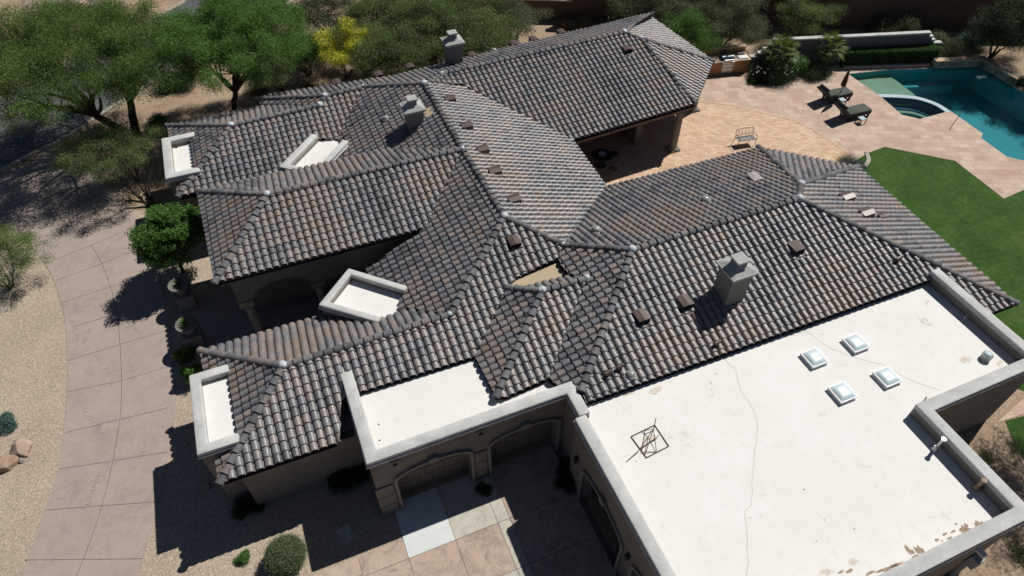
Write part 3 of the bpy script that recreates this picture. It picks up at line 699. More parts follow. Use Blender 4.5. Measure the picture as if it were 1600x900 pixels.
# ================================================================ GROUND AND PAVING
def struct(name, m, mats, **k):
    o = m.build(name, mats); tag(o, kind='structure', **k); return o
G = lambda l, z=0.0: [tuple(at(a, b, z)[:2]) for a, b in l]
def with_hole(m, outer, hole, z, mi=0):
    o = [Vector((*p, 0)) for p in outer]; h = [Vector((*p, 0)) for p in hole]; al = o+h
    tr = tessellate_polygon([o, h]); fs = []
    for t in tr:
        a, b, c = (al[i] for i in t); s = (b.x-a.x)*(c.y-a.y)-(b.y-a.y)*(c.x-a.x); fs.append(t if s > 0 else t[::-1])
    m.add([(p.x, p.y, z) for p in al], fs, mi)
def smooth_line(pts, k=6):
    out = []; n = len(pts)
    for i in range(n-1):
        p0, p1, p2, p3 = (Vector(pts[max(0, min(n-1, j))]) for j in (i-1, i, i+1, i+2))
        for q in range(k):
            t = q/k; out.append(tuple(.5*((2*p1)+(p2-p0)*t+(2*p0-5*p1+4*p2-p3)*t*t+(3*p1-p0-3*p2+p3)*t**3)))
    return out+[tuple(pts[-1])]
def ground_mat(name, base, dark, light, peb=30, pebble=.5, big=.25, bmp=.6):
    m, n, b = nmat(name, .95, .1)
    pos = N(n, 'ShaderNodeNewGeometry').outputs['Position']
    f = noise_n(n, big, 6, .7, pos)
    c = ramp(n, f, [(.3, dark), (.5, base), (.72, light)])
    v = N(n, 'ShaderNodeTexVoronoi'); v.inputs['Scale'].default_value = peb; n.links.new(pos, v.inputs['Vector'])
    sep = N(n, 'ShaderNodeSeparateColor'); n.links.new(v.outputs['Color'], sep.inputs[0])
    pc = ramp(n, sep.outputs[0], [(0, (.5, .46, .42)), (.35, (.85, .8, .78)), (.7, (1.1, 1.05, 1)), (1, (1.7, 1.65, 1.6))])
    c = mix(n, pebble, c, pc, 'MULTIPLY')
    g = noise_n(n, 7, 5, .75, pos); c = mix(n, .7, c, ramp(n, g, [(.3, .78), (.7, 1.2)]), 'MULTIPLY')
    n.links.new(c, b.inputs['Base Color']); bump(n, b, v.outputs['Distance'], bmp, .02); return m
M['soil'] = ground_mat('desert soil', (.36, .27, .19), (.27, .2, .14), (.44, .34, .25), 22, .45, .22)
M['gravel'] = ground_mat('decomposed granite gravel', (.43, .36, .285), (.38, .32, .25), (.48, .41, .325), 34, .62, .3)
M['rocky'] = ground_mat('rocky scree', (.26, .2, .17), (.2, .15, .13), (.36, .29, .25), 4, .8, .5, 1)
M['lawn'] = None
def lawn_mat():
    m, n, b = nmat('mown lawn', .9, .12)
    pos = N(n, 'ShaderNodeNewGeometry').outputs['Position']
    f = noise_n(n, .5, 5, .7, pos); g = noise_n(n, 26, 4, .8, pos); k = noise_n(n, 4, 5, .7, pos)
    c = ramp(n, f, [(.28, (.028, .07, .012)), (.5, (.042, .098, .017)), (.62, (.06, .112, .024)), (.8, (.1, .12, .04))])
    c = mix(n, .9, c, ramp(n, g, [(.3, .55), (.7, 1.5)]), 'MULTIPLY'); c = mix(n, .6, c, ramp(n, k, [(.35, .75), (.7, 1.25)]), 'MULTIPLY')
    n.links.new(c, b.inputs['Base Color']); bump(n, b, g, .9, .03); return m
M['lawn'] = lawn_mat()
def concrete_mat(name, a, b_, stain=(.2, .17, .15), seed=0., st=.5, r=.85):
    m, n, b = nmat(name, r, .15)
    pos = N(n, 'ShaderNodeNewGeometry').outputs['Position']; mp = N(n, 'ShaderNodeMapping'); mp.inputs['Location'].default_value = (seed, seed*2, 0); n.links.new(pos, mp.inputs[0]); pos = mp.outputs[0]
    f = noise_n(n, .45, 6, .65, pos); c = ramp(n, f, [(.3, a), (.7, b_)])
    g = noise_n(n, 1.3, 8, .75, pos, 1.5); c = mix(n, ramp(n, g, [(.46, 0.), (.68, st)]), c, stain)
    g2 = noise_n(n, 4.5, 6, .8, pos, .6); k2 = noise_n(n, .55, 3, .5, pos); c = mix(n, ramp(n, mix(n, 1, g2, k2, 'MULTIPLY'), [(.27, 0.), (.36, st*.7)]), c, stain)
    h = noise_n(n, 30, 3, .7, pos); c = mix(n, .5, c, ramp(n, h, [(.3, .88), (.7, 1.1)]), 'MULTIPLY')
    n.links.new(c, b.inputs['Base Color']); bump(n, b, h, .3, .006); return m
M['drive'] = concrete_mat('coloured concrete drive', (.375, .30, .262), (.42, .342, .298), (.25, .215, .2), 3, .5)
M['pinkslab'] = concrete_mat('pink court slab', (.47, .36, .29), (.52, .41, .335), (.25, .19, .16), 8, .75)
M['greyslab'] = concrete_mat('grey court slab', (.52, .5, .42), (.56, .53, .45), (.3, .27, .24), 15, .65)
M['whiteslab'] = concrete_mat('fresh pale slab', (.62, .66, .66), (.7, .72, .7), (.5, .52, .52), 21, .4)
M['joint'] = simple('control joint', (.13, .11, .095), .95)
M['asphalt'] = concrete_mat('asphalt', (.105, .11, .122), (.13, .134, .146), (.12, .12, .125), 4, .4, .9)
M['kerb'] = concrete_mat('kerb concrete', (.38, .34, .28), (.46, .41, .34), (.25, .22, .18), 5, .5)
def paver(name, c1, c2, cm, bw, rh, rot, mort=.006, off=.5, squash=1., extra=None):
    m, n, b = nmat(name, .85, .15)
    pos = N(n, 'ShaderNodeNewGeometry').outputs['Position']; mp = N(n, 'ShaderNodeMapping'); mp.inputs['Rotation'].default_value = (0, 0, R(rot)); n.links.new(pos, mp.inputs[0])
    t = N(n, 'ShaderNodeTexBrick'); t.offset = off; t.squash = squash; t.squash_frequency = 3
    t.inputs['Scale'].default_value = 1; t.inputs['Brick Width'].default_value = bw; t.inputs['Row Height'].default_value = rh
    t.inputs['Mortar Size'].default_value = mort; t.inputs['Mortar Smooth'].default_value = .1; t.inputs['Bias'].default_value = 0
    t.inputs['Color1'].default_value = (*c1, 1); t.inputs['Color2'].default_value = (*c2, 1); t.inputs['Mortar'].default_value = (*cm, 1)
    n.links.new(mp.outputs[0], t.inputs['Vector']); c = t.outputs['Color']
    f = noise_n(n, .8, 5, .7, pos); c = mix(n, 1, c, ramp(n, f, [(.3, .88), (.7, 1.1)]), 'MULTIPLY')
    g = noise_n(n, 14, 4, .75, pos); c = mix(n, .8, c, ramp(n, g, [(.3, .85), (.7, 1.12)]), 'MULTIPLY')
    if extra:
        h = noise_n(n, .7, 6, .7, mp.outputs[0]); c = mix(n, ramp(n, h, [(.5, 0.), (.75, .45)]), c, extra)
    n.links.new(c, b.inputs['Base Color']); bump(n, b, t.outputs['Fac'], -.3, .01); return m
M['deck'] = paver('travertine pavers', (.48, .345, .27), (.60, .47, .38), (.34, .25, .2), .62, .41, 24, .008, .5, 1.35, (.40, .27, .2))
M['brick'] = paver('clay brick paving', (.60, .385, .245), (.74, .55, .40), (.46, .31, .21), .36, .17, 29, .014, .5, 1.)
M['coping_stone'] = concrete_mat('pool coping stone', (.5, .36, .26), (.56, .43, .32), (.4, .27, .19), 9, .5)
POOL = G([(1325, 116), (1378, 153), (1409, 180), (1437, 186.5), (1478, 175.5), (1487, 175.5), (1535, 209), (1533, 216.5), (1572, 245), (1640, 262), (1720, 215), (1583, 136), (1530, 105), (1457, 107.5), (1383, 110)])
m = MB(); with_hole(m, [(-220, -120), (240, -120), (240, 260), (-220, 260)], POOL, 0); struct('ground', m, [M['soil']])
# gravel yard round the drive
m = MB(); m.sheet(G([(-600, 420), (-60, 330), (5, 345), (90, 225), (120, 250), (215, 330), (330, 330), (500, 700), (860, 950), (600, 1300), (-600, 1300)]), .004); struct('gravel_yard', m, [M['gravel']])
# drive
Lf = smooth_line(G([(-260, 300), (-80, 322), (5, 352), (40, 376), (75, 420), (98, 480), (106, 560), (103, 640), (92, 730), (70, 800), (38, 890), (10, 960), (-60, 1100)]), 5)
Rt = smooth_line(G([(40, 262), (92, 224), (120, 250), (160, 290), (205, 330), (232, 380), (252, 440), (266, 520), (273, 600), (273, 650), (262, 720), (247, 790), (222, 880), (200, 960), (160, 1100)]), 5)
DP = Lf+Rt[::-1]
m = MB(); m.prism(DP, -.05, .03)
for l in ([(95, 473), (177, 447), (217, 430), (250, 418)], [(88, 438), (157, 413), (217, 388)], [(113, 511), (182, 490), (207, 480), (262, 463)], [(107, 563), (188, 538), (262, 516)], [(106, 612), (190, 595), (272, 570)],
          [(103, 676), (263, 637)], [(92, 733), (190, 718), (262, 706)], [(72, 797), (160, 790), (247, 784)], [(39, 875), (223, 873)], [(75, 410), (150, 380), (200, 358)]):
    ribbon(m, G(l, .03), .022, .034, 1, .004)
cl = smooth_line(G([(143, 383), (157, 408), (170, 440), (181, 480), (187, 530), (190, 590), (189, 640), (182, 690), (170, 750), (150, 820), (120, 900), (100, 950)], .03), 3)
ribbon(m, cl, .02, .036, 1, .003)
M['tyre'] = simple('tyre scuff', (.25, .205, .18), .9, .1, .1)
for (a0, b0, a1, b1, n_) in ((108, 500, 121, 540, 16), (138, 516, 126, 540, 9), (196, 505, 222, 526, 8), (150, 560, 170, 590, 9), (128, 640, 165, 690, 12), (200, 560, 205, 600, 8), (225, 690, 205, 740, 9), (150, 745, 130, 800, 10)):
    for q in range(n_):
        t = q/n_; a, b = a0+(a1-a0)*t+rnd.uniform(-1, 1), b0+(b1-b0)*t; p_, q_ = at(a, b, .03), at(a+rnd.uniform(5, 9), b-rnd.uniform(1, 3), .03)
        if rnd.random() < .75: ribbon(m, [tuple(p_[:2]), tuple(q_[:2])], rnd.uniform(.015, .04), .033, 2, .004)
struct('drive', m, [M['drive'], M['joint'], M['tyre']])
# street, kerbs
near = smooth_line(G([(-420, 470), (-120, 330), (40, 245), (88, 222), (150, 183), (200, 151), (260, 115), (330, 75), (400, 34), (430, 16), (462, -2), (560, -60), (700, -130)]), 4)
far = smooth_line(G([(-420, 270), (-160, 215), (-60, 180), (0, 157), (60, 128), (110, 100), (180, 60), (260, 22), (330, -20), (420, -70), (520, -120), (640, -170)]), 4)
m = MB(); m.sheet(near+far[::-1], .012); struct('street', m, [M['asphalt']])
def strip(line, wd, z0, z1, name, mat, side=1):
    m = MB(); o = offs(line, wd*side); n = len(line)
    for i in range(n-1): m.prism([line[i], line[i+1], tuple(o[i+1]), tuple(o[i])], z0, z1)
    return struct(name, m, [mat])
strip(near[6:], .28, -.02, .11, 'kerb', M['kerb'], -1); strip(far, .28, -.02, .11, 'kerb', M['kerb'], 1)
# garage court
m = MB(); g = .008; X_ = [-3.4, -1.58, 0.0, 1.69, 3.27, 6.3]; Y_ = [-2., .7, 2.4, 4.1, 5.8, 7.5, 9.23, 11.35]
def slab(x0, x1, y0, y1, mi): m.box(x0+g, x1-g, y0+g, y1-g, -.03, .035, mi)
for i in range(len(X_)-1):
    for j in range(len(Y_)-1):
        if i == 0 and Y_[j+1] > 9.3: slab(X_[0], X_[1], 9.31, 9.92, 0); continue
        x0, x1, y0, y1 = X_[i], X_[i+1], Y_[j], Y_[j+1]
        if i == 0 and j == 5: slab(x0, x1, y0, 9.3, 0); continue
        if i == 1 and j == 6: slab(x0, x1, y0, 9.95, 0); continue
        if i == 4:
            slab(x0, x0+.45, y0, y1, 1); slab(x0+.45, x1, y0, y1, 0); continue
        if i == 2 and j == 6: slab(x0, x1, y0, y1, 2); continue
        if i == 3 and j == 6: slab(x0, x1, y0, y1, 1); continue
        if i == 3 and j == 5: slab(x0, x1, y0+.0, y1, 0); continue
        if i == 3 and j == 4: slab(x0, x1, y0, y1, 1); continue
        slab(x0, x1, y0, y1, 0)
m.sheet([(-3.4, -2), (6.5, -2), (6.5, 9.2), (6.5, 11.35), (0, 11.35), (0, 9.9), (-1.58, 9.9), (-3.4, 9.9)], .02, 3)
struct('court_paving', m, [M['pinkslab'], M['greyslab'], M['whiteslab'], M['joint']])
m = MB(); m.box(-2.05, -1.55, 10.6, 11.2, 0, .05, rz=.3); tag(m.build('stepping_stone', [M['greyslab']], bevel=.02), 'pale square stepping stone in the shaded gravel beside the garage pier', 'paving stone')
# entry court floor
m = MB(); m.sheet([(-5.6, 18.3), (2.2, 18.3), (2.2, 24), (-5.6, 24)], .028); struct('entry_paving', m, [M['drive']])
# pool deck, brick patio, lawn
DECK = G([(1010, 118), (1165, 121), (1180, 140), (1250, 128), (1300, 105), (1316, 88), (1460, 84), (1462, 96), (1545, 90), (1760, 190), (1760, 300), (1600, 297), (1568, 311), (1492, 252), (1382, 230), (1355, 240), (1320, 262), (1180, 300), (920, 330), (880, 230)])
m = MB(); with_hole(m, DECK, POOL, .03); struct('pool_deck', m, [M['deck']])
BR = G([(1088, 160), (1140, 166), (1240, 190), (1285, 214), (1327, 244), (1290, 290), (1180, 330), (900, 380), (850, 200), (1000, 130)])
BR = [p for p in BR]
m = MB(); m.sheet(BR, .036); struct('brick_patio', m, [M['brick']])
bl = G([(1088, 160), (1140, 166), (1240, 190), (1285, 214), (1327, 244)])
strip(smooth_line(bl, 2), .2, .03, .042, 'brick_edging', M['brick'], 1)
LW = G([(1355, 240), (1382, 230), (1492, 252), (1568, 311), (1600, 297), (1800, 280), (1900, 700), (1640, 620), (1600, 612), (1480, 560), (1350, 330), (1320, 262)])
m = MB(); m.sheet(LW, .016); struct('lawn', m, [M['lawn']])
m = MB(); m.sheet([(17.6, 5.6), (17.6, 1.), (21.0, -1), (34, 2), (33, 7), (26.5, 8.2), (23.2, 5.6)], .010)
struct('bare_bed', m, [M['soil']])
m = MB(); m.sheet(G([(1570, 658), (1600, 650), (1720, 640), (1760, 760), (1640, 760), (1590, 705)]), .02); struct('side_lawn', m, [M['lawn']])
m = MB(); m.sheet(G([(1557, 661), (1600, 622), (1700, 560), (1720, 600), (1600, 647)]), .032); struct('side_path', m, [M['deck']])
strip(smooth_line(G([(1354, 262), (1360, 252), (1356, 240), (1350, 238)]), 3), .22, .0, .07, 'path_edging', M['kerb'], 1)
# ---------------------------------------------------------------- pool
def plaster(name, c, c2):
    m, n, b = nmat(name, .7, .2); f = noise_n(n, 1.2, 5, .6); v = N(n, 'ShaderNodeTexVoronoi', feature='DISTANCE_TO_EDGE'); v.inputs['Scale'].default_value = 3.2
    c_ = ramp(n, f, [(.35, c), (.7, c2)]); g = noise_n(n, 34, 3, .7); c_ = mix(n, .8, c_, ramp(n, g, [(.3, .78), (.7, 1.22)]), 'MULTIPLY')
    n.links.new(c_, b.inputs['Base Color']); return m
M['plaster'] = plaster('deep pool plaster', (.05, .27, .32), (.06, .31, .36)); M['shelf'] = plaster('shallow shelf plaster', (.36, .32, .22), (.41, .37, .26))
M['spatile'] = plaster('pale blue spa tile', (.42, .52, .58), (.5, .58, .62)); M['spadark'] = plaster('spa plaster', (.03, .09, .13), (.04, .11, .15))
def stone_mat():
    m, n, b = nmat('stacked stone', .9, .2); v = N(n, 'ShaderNodeTexVoronoi'); v.inputs['Scale'].default_value = 5
    n.links.new(N(n, 'ShaderNodeNewGeometry').outputs['Position'], v.inputs['Vector']); sep = N(n, 'ShaderNodeSeparateColor'); n.links.new(v.outputs['Color'], sep.inputs[0])
    n.links.new(ramp(n, sep.outputs[0], [(0, (.12, .1, .08)), (.5, (.3, .25, .2)), (1, (.42, .36, .28))]), b.inputs['Base Color']); bump(n, b, v.outputs['Distance'], .8, .03); return m
M['stone'] = stone_mat()
WZ = -.1
m = MB(); n = len(POOL); DZ = -1.55
pa = sum(POOL[i][0]*POOL[(i+1) % n][1]-POOL[(i+1) % n][0]*POOL[i][1] for i in range(n)); PC = POOL if pa > 0 else POOL[::-1]
m.add([(*p, .028) for p in PC]+[(*p, DZ) for p in PC], [(i, n+i, n+(i+1) % n, (i+1) % n) for i in range(n)]+[tuple(range(n, 2*n))], 0)
SH = G([(1322, 112), (1384, 108), (1404, 119), (1430, 139), (1452, 160), (1440, 157), (1400, 155), (1378, 154)], -.1)
m.prism(SH, DZ+.01, -.42, 1)
m.prism([tuple(p) for p in G([(1395, 112), (1500, 106), (1512, 108), (1500, 116), (1404, 121)], -.1)], DZ+.01, -.9, 0)
arc = smooth_line(G([(1374, 152), (1400, 152.5), (1430, 155), (1450, 160.5), (1465, 167), (1480, 177)], -.05), 4)
o_ = offs(arc, .34)
for i in range(len(arc)-1): m.prism([arc[i], arc[i+1], tuple(o_[i+1]), tuple(o_[i])], DZ+.02, -.03, 2)
a1, a2 = offs(arc, -.04), offs(arc, -.5)
for i in range(len(arc)-1): m.prism([tuple(a1[i]), tuple(a1[i+1]), tuple(a2[i+1]), tuple(a2[i])], DZ+.02, -.55, 3)
a1, a2 = offs(arc, -.004), offs(arc, -.036)
for i in range(len(arc)-1): m.prism([tuple(a1[i]), tuple(a1[i+1]), tuple(a2[i+1]), tuple(a2[i])], DZ+.02, -.06, 3)
POOLB = struct('pool_basin', m, [M['plaster'], M['shelf'], M['spatile'], M['spadark']])
m = MB(); aa = offs(arc, -.55); ab_ = offs(arc, -.8)
for i in range(3, len(arc)-4): m.prism([tuple(aa[i]), tuple(aa[i+1]), tuple(ab_[i+1]), tuple(ab_[i])], -1.0, -.62, 0)
struct('spa_step', m, [M['shelf']])
def water_mat():
    m = bpy.data.materials.new('pool water'); m.use_nodes = True; n = m.node_tree; n.nodes.clear()
    o = N(n, 'ShaderNodeOutputMaterial'); tr = N(n, 'ShaderNodeBsdfTransparent'); tr.inputs[0].default_value = (.62, .86, .88, 1)
    gl = N(n, 'ShaderNodeBsdfGlossy'); gl.inputs['Roughness'].default_value = .04; gl.inputs[0].default_value = (1, 1, 1, 1)
    fr = N(n, 'ShaderNodeFresnel'); fr.inputs[0].default_value = 1.33; mx = N(n, 'ShaderNodeMixShader')
    bm_ = N(n, 'ShaderNodeBump'); bm_.inputs['Strength'].default_value = .6; bm_.inputs['Distance'].default_value = .05
    n.links.new(noise_n(n, 2.6, 3, .6), bm_.inputs['Height']); n.links.new(bm_.outputs[0], gl.inputs['Normal']); n.links.new(bm_.outputs[0], fr.inputs['Normal'])
    n.links.new(fr.outputs[0], mx.inputs[0]); n.links.new(tr.outputs[0], mx.inputs[1]); n.links.new(gl.outputs[0], mx.inputs[2]); n.links.new(mx.outputs[0], o.inputs[0]); return m
m = MB(); m.sheet([tuple(p) for p in offs(PC, .01, True)], WZ); struct('pool_water', m, [water_mat()])
# pool edge coping and raised stone-faced wall behind
i0 = [k for k in range(len(POOL))]
def run_px(l, z=0.): return [tuple(p) for p in G(l, z)]
def beam(line, wd, z0, z1, name, mats, label, cat, side, topmat=None):
    e = MB(); o = offs(line, wd*side)
    for i in range(len(line)-1): e.prism([line[i], line[i+1], tuple(o[i+1]), tuple(o[i])], z0, z1)
    ob = tag(e.build(name, [mats], bevel=0), label, cat)
    if topmat:
        t = MB(); a = offs(line, -.04*side); b = offs(line, (wd+.04)*side)
        for i in range(len(line)-1): t.prism([tuple(a[i]), tuple(a[i+1]), tuple(b[i+1]), tuple(b[i])], z1+.002, z1+.06)
        t.build('coping', [topmat], ob)
    return ob
beam(run_px([(1457, 107.5), (1530, 105), (1583, 136)]), .4, -.15, .5, 'pool_wall', M['stone'], 'low stone faced wall with tan coping bounding the far corner of the pool', 'wall', 1, M['coping_stone'])
beam(run_px([(1318, 108.5), (1452, 104)]), .3, 0, .16, 'planter_kerb', M['coping_stone'], 'low tan kerb between the clipped hedge and the pool shelf', 'kerb', 1)
beam(run_px([(1583, 136.5), (1720, 215)]), .35, 0, .1, 'pool_kerb', M['coping_stone'], 'tan coping kerb continuing right of the stone pool wall', 'kerb', 1)
m = MB(); p = at(1529, 121, WZ)
for dx in (0, .3): m.lathe((p.x+dx, p.y-dx*.35, WZ-.04), [(.17, 0), (.2, .04), (.17, .09), (.05, .12)], 16)
FLOAT = m
m = MB(); m.lathe((p.x, p.y, WZ-.04), [(.14, 0), (.18, .04), (.16, .1), (.05, .13)], 16); m.box(p.x+.1, p.x+.42, p.y-.12, p.y+.02, WZ-.02, WZ+.05)
m.lathe((p.x+.45, p.y-.1, WZ-.04), [(.1, 0), (.14, .04), (.12, .08), (.04, .1)], 14)
tag(m.build('pool_float', [M['whiteframe']], smooth=40), 'small white float drifting in the dark corner of the pool', 'float')
m = MB(); p = at(1489, 194, .03); q = at(1502, 177, .9); r_ = Vector((p.x+.25, p.y+.25, .62)); m.tube([p, p.lerp(q, .35)+Vector((0, 0, .0)), q], .022, 8); m.build_ = None
tag(m.build('hand_rail', [M['iron']], smooth=40), 'thin dark handrail post leaning at the pool edge beside the spa', 'handrail')
# ================================================================ WALLS OF THE GARDEN
def vwall(P, Q, prof, th, name, mat, capmat, label, cat):
    """wall from P to Q; prof = [(fraction, top height)] stepped outline"""
    P, Q = Vector((*P[:2], 0)), Vector((*Q[:2], 0)); d = (Q-P); L = d.length; d.normalize(); nn = Vector((-d.y, d.x, 0))*th; e = MB(); c = MB()
    for i in range(len(prof)-1):
        a, z = prof[i]; b = prof[i+1][0]; A, B = P+d*L*a, P+d*L*b
        e.prism([(A.x, A.y), (B.x, B.y), (B.x+nn.x, B.y+nn.y), (A.x+nn.x, A.y+nn.y)], -.1, z)
        A2, B2 = A-nn*.15-d*.02, B-nn*.15+d*.02
        c.prism([(A2.x, A2.y), (B2.x, B2.y), (B2.x+nn.x*1.3, B2.y+nn.y*1.3), (A2.x+nn.x*1.3, A2.y+nn.y*1.3)], z+.002, z+.1)
    o = tag(e.build(name, [M[mat]]), label, cat); c.build('coping', [M[capmat]], o); return o
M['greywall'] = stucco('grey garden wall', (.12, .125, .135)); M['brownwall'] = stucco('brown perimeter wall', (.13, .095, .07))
M['pinkcap'] = simple('pale wall cap', (.62, .5, .42), .8)
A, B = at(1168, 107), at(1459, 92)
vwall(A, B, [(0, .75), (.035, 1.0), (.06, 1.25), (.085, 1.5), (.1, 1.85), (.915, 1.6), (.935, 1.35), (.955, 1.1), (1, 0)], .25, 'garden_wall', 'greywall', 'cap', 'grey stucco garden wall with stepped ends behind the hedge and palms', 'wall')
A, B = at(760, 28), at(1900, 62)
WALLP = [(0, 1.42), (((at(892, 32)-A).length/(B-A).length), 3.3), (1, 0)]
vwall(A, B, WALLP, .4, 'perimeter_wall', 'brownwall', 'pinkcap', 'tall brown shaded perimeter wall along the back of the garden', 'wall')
# barbecue island
p0, p1 = at(1108, 119), at(1167, 113); d = (p1-p0); BW = d.length; rz = math.atan2(d.y, d.x)
BQ = empty('barbecue_island', p0, rz, label='outdoor kitchen island of orange stone with a steel grill by the covered patio', cat='kitchen island')
M['island'] = stucco('orange stone', (.42, .23, .11), .3); M['tantop'] = simple('tan counter', (.5, .38, .28), .6, .4)
m = MB(); m.box(0, BW, 0, .95, 0, .9); m.build('base', [M['island']], BQ)
m = MB(); m.box(-.04, BW+.04, -.04, .97, .902, .95); m.build('counter', [M['tantop']], BQ, bevel=.01)
m = MB(); m.box(0, BW, .97, 1.2, 0, 1.3); m.build('back_wall', [M['island']], BQ)
m = MB(); m.box(-.03, BW+.03, .94, 1.23, 1.302, 1.36); m.build('shelf', [M['tantop']], BQ, bevel=.01)
m = MB(); m.box(.75, 1.55, -.06, .0, .55, .93); gk = m.build('control_panel', [M['steel']], BQ, bevel=.01)
for k in range(4):
    m = MB(); m.tube([(.87+k*.18, -.065, .76), (.87+k*.18, -.1, .76)], .025, 10); m.build('knob', [M['iron']], gk)
m = MB(); m.box(.78, 1.14, -.03, .0, .08, .5); m.box(1.16, 1.52, -.03, .0, .08, .5); dd = m.build('cabinet_doors', [M['steel']], BQ, bevel=.006)
m = MB(); K = 8
prof = [(.05+.6*k/K, .95+.24*math.sin(math.pi*k/K)**.7) for k in range(K+1)]
m.add([(.75, y, z) for y, z in prof]+[(1.55, y, z) for y, z in prof], [(k, k+1, K+2+k, K+1+k) for k in range(K)]+[tuple(range(K+1))[::-1], tuple(range(K+1, 2*K+2))])
M['lid'] = simple('dark steel lid', (.12, .15, .18), .3, .5, .1, 5, metal=.5); gl_ = m.build('grill_lid', [M['lid']], BQ, smooth=40); m = MB(); m.tube([(.85, .0, 1.04), (1.45, .0, 1.04)], .018, 8); m.build('handle', [M['steel']], gl_)
m = MB(); m.box(1.9, BW-.12, .1, .5, .952, 1.02); m.build('side_burner_lid', [M['whiteframe']], BQ, bevel=.015)
m = MB(); m.box(2.0, BW-.12, .62, .92, .952, 1.05); m.build('sink_cover', [M['tileflash']], BQ, bevel=.02)
m = MB(); m.tube([(1.82, .8, .95), (1.82, .8, 1.3), (1.82, .6, 1.34), (1.82, .56, 1.26)], .02, 8); m.build('tap', [M['iron']], BQ)
# ================================================================ POOLSIDE FURNITURE
M['cushion'] = simple('dark olive cushion', (.095, .108, .092), .9, .15, .1, 20, bmp=.3); M['wicker'] = simple('black wicker', (.02, .02, .022), .7, .4, .3, 60, bmp=.8, fine=90)
def lounger(label, loc, rz, boltcolor=None):
    """head at -x, foot at +x"""
    L = empty('sun_lounger', loc, rz, label=label, cat='sun lounger', group='sun loungers by the pool')
    m = MB(); m.box(-.15, 1.25, -.36, .36, .18, .32); m.build('base', [M['wicker']], L, bevel=.02)
    for x in (-.05, 1.15):
        for y in (-.3, .3): m = MB(); m.box(x-.04, x+.04, y-.04, y+.04, 0, .18); m.build('leg', [M['wicker']], L)
    m = MB(); m.box(-.1, 1.25, -.34, .34, .322, .42); m.build('seat_cushion', [M['cushion']], L, bevel=.03, smooth=40)
    a = R(42); ca, sa = math.cos(a), math.sin(a)
    def tilt(mb): mb.v = [(-.12+(x*ca-(z)*-sa*-1 if 0 else -(x)*ca+z*sa*-0), y, z) for x, y, z in mb.v]; return mb
    def inc(x0, x1, y0, y1, t0, t1):
        vs = []
        for t in (t0, t1):
            for x, y in ((x0, y0), (x1, y0), (x1, y1), (x0, y1)): vs.append((-.12-x*ca+t*sa, y, .3+x*sa+t*ca))
        q = MB(); q.add(vs, [(0, 3, 2, 1), (4, 5, 6, 7), (0, 1, 5, 4), (1, 2, 6, 5), (2, 3, 7, 6), (3, 0, 4, 7)]); return q
    b = inc(0, .78, -.36, .36, -.06, .03).build('backrest', [M['wicker']], L, bevel=.02)
    inc(.02, .74, -.33, .33, .032, .12).build('back_cushion', [M['cushion']], b, bevel=.03, smooth=40)
    inc(.5, .78, -.31, .31, .122, .24).build('head_pillow', [M['wicker']], b, bevel=.05, smooth=50)
    L.scale = (1.2, 1.14, 1.15); return L
a, b = at(1323, 176, .4), at(1353, 169, .4); rzl = math.atan2(b.y-a.y, b.x-a.x)
lounger('dark sun lounger nearer the spa with its back raised', (a.x+.05, a.y, .03), rzl)
a, b = at(1295, 149, .4), at(1326, 141, .4)
lounger('dark sun lounger farther from the spa standing behind the closed umbrella', (a.x+.05, a.y, .03), rzl)
def small_table(label, p, rz):
    T = empty('side_table', (p.x, p.y, .03), rz, label=label, cat='side table', group='low side tables beside the loungers')
    m = MB(); m.box(-.18, .18, -.18, .18, .3, .34); m.build('table_top', [M['spatile']], T, bevel=.008)
    for x in (-.18, .18):
        for y in (-.18, .18): m = MB(); m.box(x-.02, x+.02, y-.02, y+.02, 0, .3); m.build('leg', [M['iron']], T)
small_table('small pale topped table at the foot side of the nearer lounger', at(1347, 185, .33), rzl)
small_table('small pale topped table between the two loungers', at(1316, 156, .33), rzl)
um = at(1308, 163); um = at(1309, 155, 0); U0 = empty('patio_umbrella', (um.x, um.y, .03), 0, label='closed brown patio umbrella on a slim dark pole between the two loungers', cat='umbrella')
tp = at(1328, 107, 2.35)-Vector((um.x, um.y, 0.03)); d = tp.normalized()
m = MB(); m.tube([(0, 0, 0), tuple(tp)], .024, 10); m.build('pole', [M['iron']], U0, smooth=40)
m = MB(); m.lathe((0, 0, 0), [(.26, 0), (.26, .05), (.1, .08), (.05, .2)], 20); m.build('stand', [M['iron']], U0, smooth=30)
M['canopy'] = simple('brown canopy cloth', (.12, .07, .045), .9, .1, .2, 12)
m = MB(); K = 16; ts = [(.42, .06), (.46, .17), (.55, .16), (.7, .13), (.85, .09), (.96, .04), (.99, .01)]
a_ = d.orthogonal().normalized(); c_ = d.cross(a_); b0 = 0
for t, r_ in ts:
    for j in range(K): q = 2*math.pi*j/K; rr = r_*(1 if j % 2 else .62); m.v.append(tuple(tp*t+a_*rr*math.cos(q)+c_*rr*math.sin(q)))
for i in range(len(ts)-1):
    for j in range(K): m.f.append((i*K+j, i*K+(j+1) % K, (i+1)*K+(j+1) % K, (i+1)*K+j)); m.m.append(0)
m.build('canopy', [M['canopy']], U0)
m = MB(); m.lathe(tuple(tp), [(.03, 0), (.035, .03), (.01, .08)], 8); m.build('finial', [M['iron']], U0)
